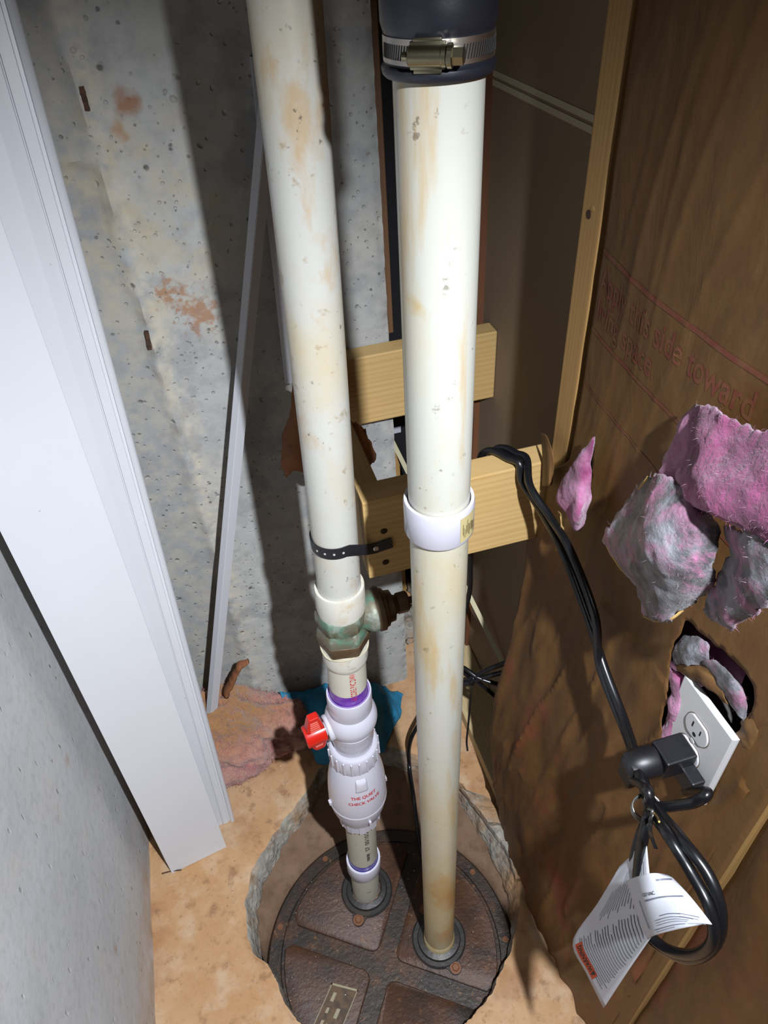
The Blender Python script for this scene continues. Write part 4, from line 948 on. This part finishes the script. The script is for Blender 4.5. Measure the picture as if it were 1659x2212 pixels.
pth2 = [np.array([xf-.060, OY+.004, PZ-.030]), A_(1398, 1705, 0.297), A_(1406, 1750, 0.295), A_(1440, 1800, 0.277), A_(1490, 1880, 0.280), A_(1532, 1960, 0.281), A_(1540, 2030, 0.281), A_(1500, 2062, 0.279), A_(1440, 2050, 0.275), A_(1395, 2005, 0.269), A_(1378, 1930, 0.265), A_(1382, 1850, 0.267), A_(1398, 1772, 0.273), A_(1400, 1735, 0.297), A_(1376, 1660, 0.313), A_(1352, 1585, 0.338), A_(1296, 1440, 0.342), A_(1285, 1330, 0.338), A_(1232, 1190, 0.338), A_(1190, 1120, 0.340), A_(1145, 1050, 0.332), (.345, .654, 1.038), (.339, .672, 1.036), (.331, .690, 1.034), (.322, .704, 1.023), (.318, .707, .99), (.315, .708, .93)]
mk('cable', *tube(spline(pth2, 8), .0050, 12), cord_m, std, smooth='all')
tw = thing('twist_tie', 'silver wire twist tie knotted around the looped cords', 'twist tie', A_(*TIE))
c = A_(*TIE); w = MB()
for k in range(3):
    pts = [c+np.array([-.001, 0, 0])+np.array([.014*math.sin(t)-.002, .011*math.cos(t), .003*k-.004+.003*math.cos(t)]) for t in np.linspace(0, 2*math.pi, 20)]; w.add(*tube(pts, .0010, 6))
w.add(*tube(spline([A_(1400, 1748, 0.280), A_(1410, 1752, 0.279), A_(1404, 1760, 0.278), A_(1412, 1762, 0.279)], 6), .0014, 6))
mk('wire', w.v, w.f, twist_m, tw, smooth='all')
mk('tail', *ribbon(spline([A_(1407, 1760, 0.279), A_(1404, 1785, 0.259), A_(1408, 1810, 0.261), A_(1417, 1833, 0.263)], 6), (-.8, -.6, 0), .0035, .0008), cord_m, tw)
mk('tail', *tube(spline([A_(1405, 1750, 0.279), A_(1418, 1762, 0.280), A_(1424, 1775, 0.261)], 6), .0009, 6), M('brass_wire', srgb(176, 140, 70), .4, .7), tw)

# paper tags on the cord
def sheet(rows, nu=20, nv=20): return patch(rows, nu=nu, nv=nv)
tagm = thing('cord_tag', 'large white warning tag of small print hanging behind the cord loop', 'tag', A_(1320, 2000, 0.245))
rows = [[A_(1338, 1872, 0.263), A_(1368, 1842, 0.267), A_(1395, 1800, 0.271)],
        [A_(1292, 1950, 0.257), A_(1340, 1915, 0.259), A_(1402, 1880, 0.267)],
        [A_(1237, 2035, 0.251), A_(1310, 2000, 0.253), A_(1412, 1960, 0.261)],
        [A_(1268, 2105, 0.247), A_(1330, 2070, 0.249), A_(1418, 1985, 0.257)],
        [A_(1304, 2178, 0.245), A_(1355, 2100, 0.247), A_(1415, 2012, 0.253)]]
tg = solid(mk('sheet', *sheet(rows), paper_m, tagm, smooth='all'), .0004)
TG = None
def quad_at(c4, a0, a1, b0, b1, off):
    out = []
    for a, b in ((a0, b0), (a1, b0), (a1, b1), (a0, b1)): out.append(bil(c4, a, b, off))
    return out
def bil(c4, a, b, off):
    p = c4[0]*(1-a)*(1-b)+c4[1]*a*(1-b)+c4[2]*a*b+c4[3]*(1-a)*b
    n_ = np.cross(c4[1]-c4[0], c4[3]-c4[0]); n_ /= np.linalg.norm(n_)
    if n_@(EYE-p) < 0: n_ = -n_
    return p+n_*off
def surf(rows):
    v, f = sheet(rows, 41, 41); S = np.array(v).reshape(41, 41, 3)
    def at(a, b, off=.0006):
        i = min(39.999, max(0, a*40)); j = min(39.999, max(0, b*40)); i0, j0 = int(i), int(j); fi, fj = i-i0, j-j0
        p = S[i0, j0]*(1-fi)*(1-fj)+S[i0+1, j0]*fi*(1-fj)+S[i0+1, j0+1]*fi*fj+S[i0, j0+1]*(1-fi)*fj
        n_ = np.cross(S[i0+1, j0]-S[i0, j0], S[i0, j0+1]-S[i0, j0]); n_ /= np.linalg.norm(n_)+1e-12
        if n_@(EYE-p) < 0: n_ = -n_
        return p+n_*off
    return at
at = surf(rows)                                   # a: left -> right, b: top -> bottom
def bar(w, at, a0, b0, a1, b1, wd, off=.0006):
    n = 6; V = []; d = np.array([a1-a0, b1-b0]); nn = np.array([-d[1], d[0]]); nn = nn/np.linalg.norm(nn)*wd/2
    for k in range(n+1):
        c = np.array([a0, b0])+d*k/n; V += [at(*(c+nn), off), at(*(c-nn), off)]
    w.add(V, [(2*k, 2*k+1, 2*k+3, 2*k+2) for k in range(n)])
w = MB(); g = np.random.default_rng(11)
for k in range(26):
    a = .12+.033*k
    b0 = .50-.27*(k % 7 == 0)*0+g.uniform(-.01, .01)+(.03 if k in (3, 9, 15) else 0); b1 = .93-.24*(a > .75)*(a-.75)*2+g.uniform(-.05, .0)
    if k in (6, 13): b0 += .08
    bar(w, at, a, b0, a, b1, .0075)
for k in range(16):
    a = .35+.038*k; bar(w, at, a, .14+g.uniform(0, .03)+.10*(k < 6), a, .46+g.uniform(-.06, .0), .0075)
w.mk('print_lines', ink_m, tg)
V = [at(.05+.11*a, .53+.27*b, .0007) for a in np.linspace(0, 1, 5) for b in np.linspace(0, 1, 9)]
mk('warning_band', V, [(i*9+j, (i+1)*9+j, (i+1)*9+j+1, i*9+j+1) for i in range(4) for j in range(8)], orange_m, tg)
v2, f2 = text2d('\u25b2WARNING', 1., .02); lo, hi = v2.min(0), v2.max(0); v2 = (v2-lo)/(hi-lo)
mk('lettering', [at(.145-.078*(y), .785-.235*x, .0010) for x, y in v2], f2, ink_d, tg)
lab = thing('cord_tag', 'smaller white rating label wrapped around the cord in front of the big tag', 'tag', A_(1400, 1960, 0.245))
rows2 = [[A_(1353, 1902, 0.245), A_(1378, 1893, 0.237), A_(1410, 1886, 0.241), A_(1447, 1890, 0.257)],
         [A_(1366, 1945, 0.243), A_(1392, 1942, 0.235), A_(1430, 1935, 0.241), A_(1490, 1935, 0.255)],
         [A_(1380, 1985, 0.241), A_(1405, 1985, 0.233), A_(1455, 1975, 0.239), A_(1535, 1992, 0.253)],
         [A_(1400, 2030, 0.239), A_(1416, 2020, 0.233), A_(1470, 2006, 0.239), A_(1533, 1994, 0.253)]]
lb = solid(mk('sheet', *sheet(rows2), paper_m, lab, smooth='all'), .0004)
at2 = surf(rows2); w = MB()
for b, a0, a1, wd in ((.10, .68, .95, .03), (.36, .34, .92, .022), (.37, .36, .7, .02), (.66, .5, .75, .018), (.72, .42, .85, .016), (.77, .42, .8, .014), (.82, .42, .78, .014), (.64, .72, .92, .014), (.70, .72, .9, .014), (.90, .36, .75, .02), (.95, .38, .62, .014), (.88, .78, .95, .014)): bar(w, at2, a0, b, a1, b-.015, wd)
for k in range(3): bar(w, at2, .20+.012*k, .35, .24+.012*k, .85, .006)
w.mk('print_lines', ink_m, lb)
v2, f2 = text2d('120 VAC', 1., .01); lo, hi = v2.min(0), v2.max(0); v2 = (v2-lo)/(hi-lo)
mk('lettering', [at2(.34+.24*x, .300-.055*y, .0008) for x, y in v2], f2, ink_d, lb)

# ------------------------------------------------------------------ bundled cables at the foot of the drywall
bun = [('black cable sweeping out of the bundle and down into the pit', [(1060, 1455, .42, 0), (1030, 1470, .40, 0), (1005, 1490, .37, 0)], None)]
def cable(label, pts, r=.0048):
    t = thing('cable', label, 'cable', pts[0]); mk('sheath', *tube(spline(pts, 10), r, 12), cord_m, t, smooth='all'); return t
cable('black cable rising from the tied bundle up behind the paper, topmost', [P(975, 1490, 1, .80), P(1010, 1470, 1, .78), P(1050, 1448, 1, .76), P(1090, 1432, 1, .74), P(1130, 1410, 1, .72)])
cable('black cable running flat out of the tied bundle behind the paper', [P(965, 1480, 1, .79), P(1008, 1476, 1, .775), P(1050, 1462, 1, .76), P(1095, 1450, 1, .745), P(1120, 1445, 1, .735)])
cable('black cable with a bright highlight drooping from the bundle behind the paper', [P(968, 1425, 1, .80), P(1005, 1445, 1, .785), P(1035, 1465, 1, .765), P(1075, 1478, 1, .745), P(1110, 1482, 1, .735)])
cable('black cable slanting down from the bundle behind the paper, lowest', [P(965, 1430, 1, .81), P(1005, 1455, 1, .79), P(1040, 1480, 1, .775), P(1080, 1515, 1, .755), P(1108, 1545, 1, .745)])
cable('black cable dropping past the strap block behind the vent pipe', [P(1013, 1170, 1, .705), P(1016, 1230, 1, .72), P(1012, 1290, 1, .74), P(985, 1380, 1, .77), P(968, 1430, 1, .785)], .0042)
cable('black cable curving behind the vent pipe down into the pit', [P(1000, 1475, 1, .80), P(960, 1500, 1, .84), P(915, 1550, 1, .86), P(887, 1600, 1, .87), P(884, 1650, 1, .87), P(893, 1718, 2, -.030), P(902, 1790, 2, -.060), P(912, 1845, 2, -.060), P(925, 1880, 2, -.060)])
zt_ = thing('zip_tie', 'black zip tie on the cable bundle with a long dangling tail', 'zip tie', P(1015, 1475, 1, .77))
mk('tail', *ribbon(spline([P(1018, 1468, 1, .768), P(1017, 1495, 1, .762), P(1012, 1560, 1, .758), P(1008, 1600, 1, .758), P(1010, 1622, 1, .757)], 8), (-.2, -.98, 0), .0042, .0014), cord_m, zt_)
c = P(1017, 1466, 1, .778); mk('loop', *tube([c+np.array([.002*math.sin(t), .014*math.cos(t), .014*math.sin(t)]) for t in np.linspace(0, 2*math.pi, 24)], .0018, 6), cord_m, zt_, smooth='all')
mk('tie_head', *obox(P(1018, 1474, 1, .766), (1, 0, 0), (0, 1, 0), (0, 0, 1), .004, .004, .0035, .001), cord_m, zt_)

# pale stick leaning through the recess
a, b = P(1093, 1445, 0, .468), P(846, 950, 1, 1.40)
a = np.array(a); b = np.array(b)
d = (b-a); L_ = np.linalg.norm(d); d /= L_; s1 = np.cross(d, (0, -1, 0)); s1 /= np.linalg.norm(s1); s2 = np.cross(s1, d)
tag(mk('pale_stick', *obox((a+b)/2, s1, s2, d, .0055, .003, L_/2, .0006), stick_m), 'thin pale wooden stick slanting up into the dark recess', 'stick')
tag(mk('sticker', *obox(P(856, 929, 1, 1.447), (1, 0, 0), (0, 1, 0), (0, 0, 1), .012, .0008, .009), pvc_white), 'small white square stuck to the dark back of the recess', 'sticker')

# ------------------------------------------------------------------ loose things on the floor
def blob(name, c, sx, sy, sz, amp, seed, mat, sub=5, floorz=None, shape=None):
    bm = bmesh.new(); bmesh.ops.create_icosphere(bm, subdivisions=sub, radius=1); V = []
    for v_ in bm.verts:
        p = np.array(v_.co); k = 1+amp*fbm(p, 1.6, seed, 5)+.16*amp*fbm(p, 9, seed+2, 3); q = np.array(c)+p*np.array([sx, sy, sz])*k
        if shape: q = shape(q)
        if floorz is not None: q[2] = max(q[2], floorz+.001*abs(nz(q, 60)))
        V.append(q)
    bm.verts.index_update(); f = [tuple(p.index for p in q.verts) for q in bm.faces]; bm.free(); return V, f
wool = thing('insulation_clump', 'dirty pink fibreglass clump slumped on the slab between the boards and the riser', 'insulation', (-.13, .98, 0))
def wshape(q):
    q = np.array(q); q[1] = min(q[1], YB-.006); k = min(1, max(0, (-.06-q[0])/.10)); q[2] *= 1+.38*k*k*(3-2*k); return q
bl = blob('w', (-.172, 1.005, .078), .165, .085, .098, .30, 4., oldpink_m, 6, .001, wshape)
wo = mk('wool', *bl, oldpink_m, wool, smooth='all'); mk('wool_fibres', *fuzz(*bl, 14000, .016, .00026, 40), fib_o, wo, kind='stuff')
hr = spline([P(488, 1500, 1, 1.02), P(503, 1466, 1, 1.02), P(518, 1440, 1, 1.015), P(534, 1428, 1, 1.012)], 8)
hr += np.array([[.004*nz(p, 60, 2.), 0, .004*nz(p, 70, 5.)] for p in hr])
mk('paper_horn', *tube(hr, [.015+.004*nz(p, 55, 8.)-.007*i/len(hr) for i, p in enumerate(hr)], 10, .5), brownpaper_m, wool, smooth='all')
cloth = thing('teal_cloth', 'crumpled teal cloth stuffed behind the riser against the concrete', 'cloth', (.13, 1.0, 0))
def cd(p, a, b):
    return np.array([.010*nz(p, 12, 2.), .010*nz(p, 14, 5.), .022*fbm(p, 14, 9., 4)+.012*(1-abs(nz(p, 18, 3.)))**3])
rowsC = [[P(607, 1500, 1, 1.06), P(690, 1488, 1, 1.07), P(790, 1480, 1, 1.07), P(875, 1508, 1, 1.05)], [P(635, 1560, 1, 1.0), P(710, 1530, 1, 1.0), P(800, 1520, 1, 1.0), P(868, 1545, 1, 1.0)], [P(668, 1610, 1, .96), P(720, 1590, 1, .94), P(800, 1580, 1, .94), P(850, 1575, 1, .95)], [P(680, 1650, 2, .006), P(720, 1655, 2, .006), P(780, 1650, 2, .006), P(830, 1620, 2, .006)]]
solid(mk('cloth', *patch(rowsC, 50, 44, cd), blue_m, cloth, smooth='all'), .002)
# torn brown paper hanging behind the riser
tp1 = thing('torn_paper', 'rust-brown torn paper hanging behind the riser under the side board', 'paper', P(640, 900, 1, .95))
solid(mk('sheet', *patch([[P(632, 830, 1, .99), P(650, 835, 1, .98), P(672, 840, 1, .97)], [P(622, 900, 1, .98), P(645, 905, 1, .96), P(680, 905, 1, .96)], [P(608, 965, 1, .98), P(640, 955, 1, .955), P(690, 950, 1, .96)], [P(612, 1010, 1, .975), P(636, 1000, 1, .95), P(690, 1010, 1, .955)], [P(620, 1030, 1, .97), P(640, 1018, 1, .955), P(695, 1040, 1, .95)]], 20, 30, rag(.006, 41)), brownpaper_m, tp1, smooth='all'), .0012)
tp2 = thing('torn_paper', 'dark ragged paper drooping off the side board beside the cross block', 'paper', P(790, 960, 1, .98))
solid(mk('sheet', *patch([[P(760, 905, 1, .99), P(775, 915, 1, .99), P(790, 925, 1, 1.0)], [P(762, 950, 1, .97), P(785, 955, 1, .97), P(803, 960, 1, .985)], [P(768, 985, 1, .955), P(792, 985, 1, .955), P(816, 985, 1, .975)], [P(775, 1000, 1, .94), P(792, 1005, 1, .945), P(800, 1010, 1, .96)]], 18, 22, rag(.008, 45)), brownpaper_m, tp2, smooth='all'), .0012)
for c_, sz_, lb_ in (((.335, 1.27, .012), (.050, .075, .030), 'grey mortar lump spilled on the slab past the concrete wall end'), ((.405, 1.385, .012), (.022, .035, .030), 'pale mortar lump at the back of the recess beside the wooden post')):
    tag(mk('mortar_lump', *blob('m', c_, *sz_, .45, c_[1]*9, broken_m, 4, .001), broken_m, smooth='all'), lb_, 'mortar lump')
# broken pieces of slab on the right rim
inner = [(992, 1705), (1022, 1745), (1052, 1785), (1080, 1822), (1098, 1855), (1112, 1905)]
outer = [(1058, 1728), (1078, 1752), (1102, 1790), (1124, 1828), (1142, 1866), (1136, 1902)]
desc = ['pale broken slab piece at the end of the bottom plate', 'cracked slab piece beside the kraft paper, under the batt edge', 'crumbling slab piece at the middle of the right pit rim', 'narrow split slab piece on the right pit rim', 'small jagged slab piece at the shaded end of the right pit rim']
for k in range(5):
    q = [inner[k], outer[k], outer[k+1], inner[k+1]]; cxy = np.mean(np.array(q), 0)
    pts = []
    for i in range(4):
        a, b = np.array(q[i], float), np.array(q[(i+1) % 4], float)
        for t in (0, .2, .4, .6, .8):
            p = a+(b-a)*t; p = cxy+(p-cxy)*.95+3*np.array([nz((p[0], p[1], 0), .09, 1.), nz((p[0], p[1], 0), .09, 7.)]); pts.append(P(p[0], p[1], 2, 0)[:2])
    n = len(pts); c = sum(pts)/n; h = .012+.006*(k % 2); tilt = .03*(k-2)
    lv = [(1., -.002), (1.0, h*.6), (.93, h), (.5, h+.002)]
    V = [tuple(c+(p-c)*s)+(z+(p[0]-c[0])*tilt+(.0025*nz((p[0], p[1], z), 60, k) if z > 0 else 0),) for s, z in lv for p in pts]; V.append((c[0], c[1], h+.003))
    Fc = [tuple(range(n-1, -1, -1))]+[(m*n+i, m*n+(i+1) % n, (m+1)*n+(i+1) % n, (m+1)*n+i) for m in range(3) for i in range(n)]+[(3*n+i, 3*n+(i+1) % n, 4*n) for i in range(n)]
    tag(recalc(mk('slab_piece', V, Fc, broken_m, smooth=True)), desc[k], 'concrete', 'broken slab pieces on the pit rim')
# rusty staple at the foot of the front board
a = P(350, 1887, 2, .003); b = P(392, 1879, 2, .003)
tag(mk('rusty_nail', *tube(spline([a, (a+b)/2+np.array([0, 0, .003]), b], 6), .0016, 6), rust_m, smooth='all'), 'rusty bent nail lying at the foot of the front white board', 'nail')
# grit and specks
g = np.random.default_rng(21); w = MB()
def grain(c, s):
    d = g.normal(size=(4, 3)); d /= np.linalg.norm(d, axis=1)[:, None]; w.add([np.array(c)+x*s for x in d], [(0, 1, 2), (0, 2, 3), (0, 3, 1), (1, 3, 2)])
for k in range(150):
    r = LR*.9*math.sqrt(g.uniform()); t = g.uniform(0, 2*math.pi); grain((LC[0]+r*math.cos(t), LC[1]+r*math.sin(t), ZL+.0055), g.uniform(.0006, .0018))
tag(mk('grit', w.v, w.f, speck_m, kind='stuff'), 'pale grit scattered over the rusty pit cover', 'grit')
w = MB()
for k in range(260):
    x, y = g.uniform(-.37, .3), g.uniform(.35, 1.0)
    t = math.atan2(y-LC[1], x-LC[0])
    if math.hypot(x-LC[0], y-LC[1]) < np.interp(t, TH, RO)+.02: continue
    grain((x, y, .001), g.uniform(.0006, .0020))
tag(mk('grit', w.v, w.f, speck_m, kind='stuff'), 'loose grit scattered over the tan slab', 'grit')
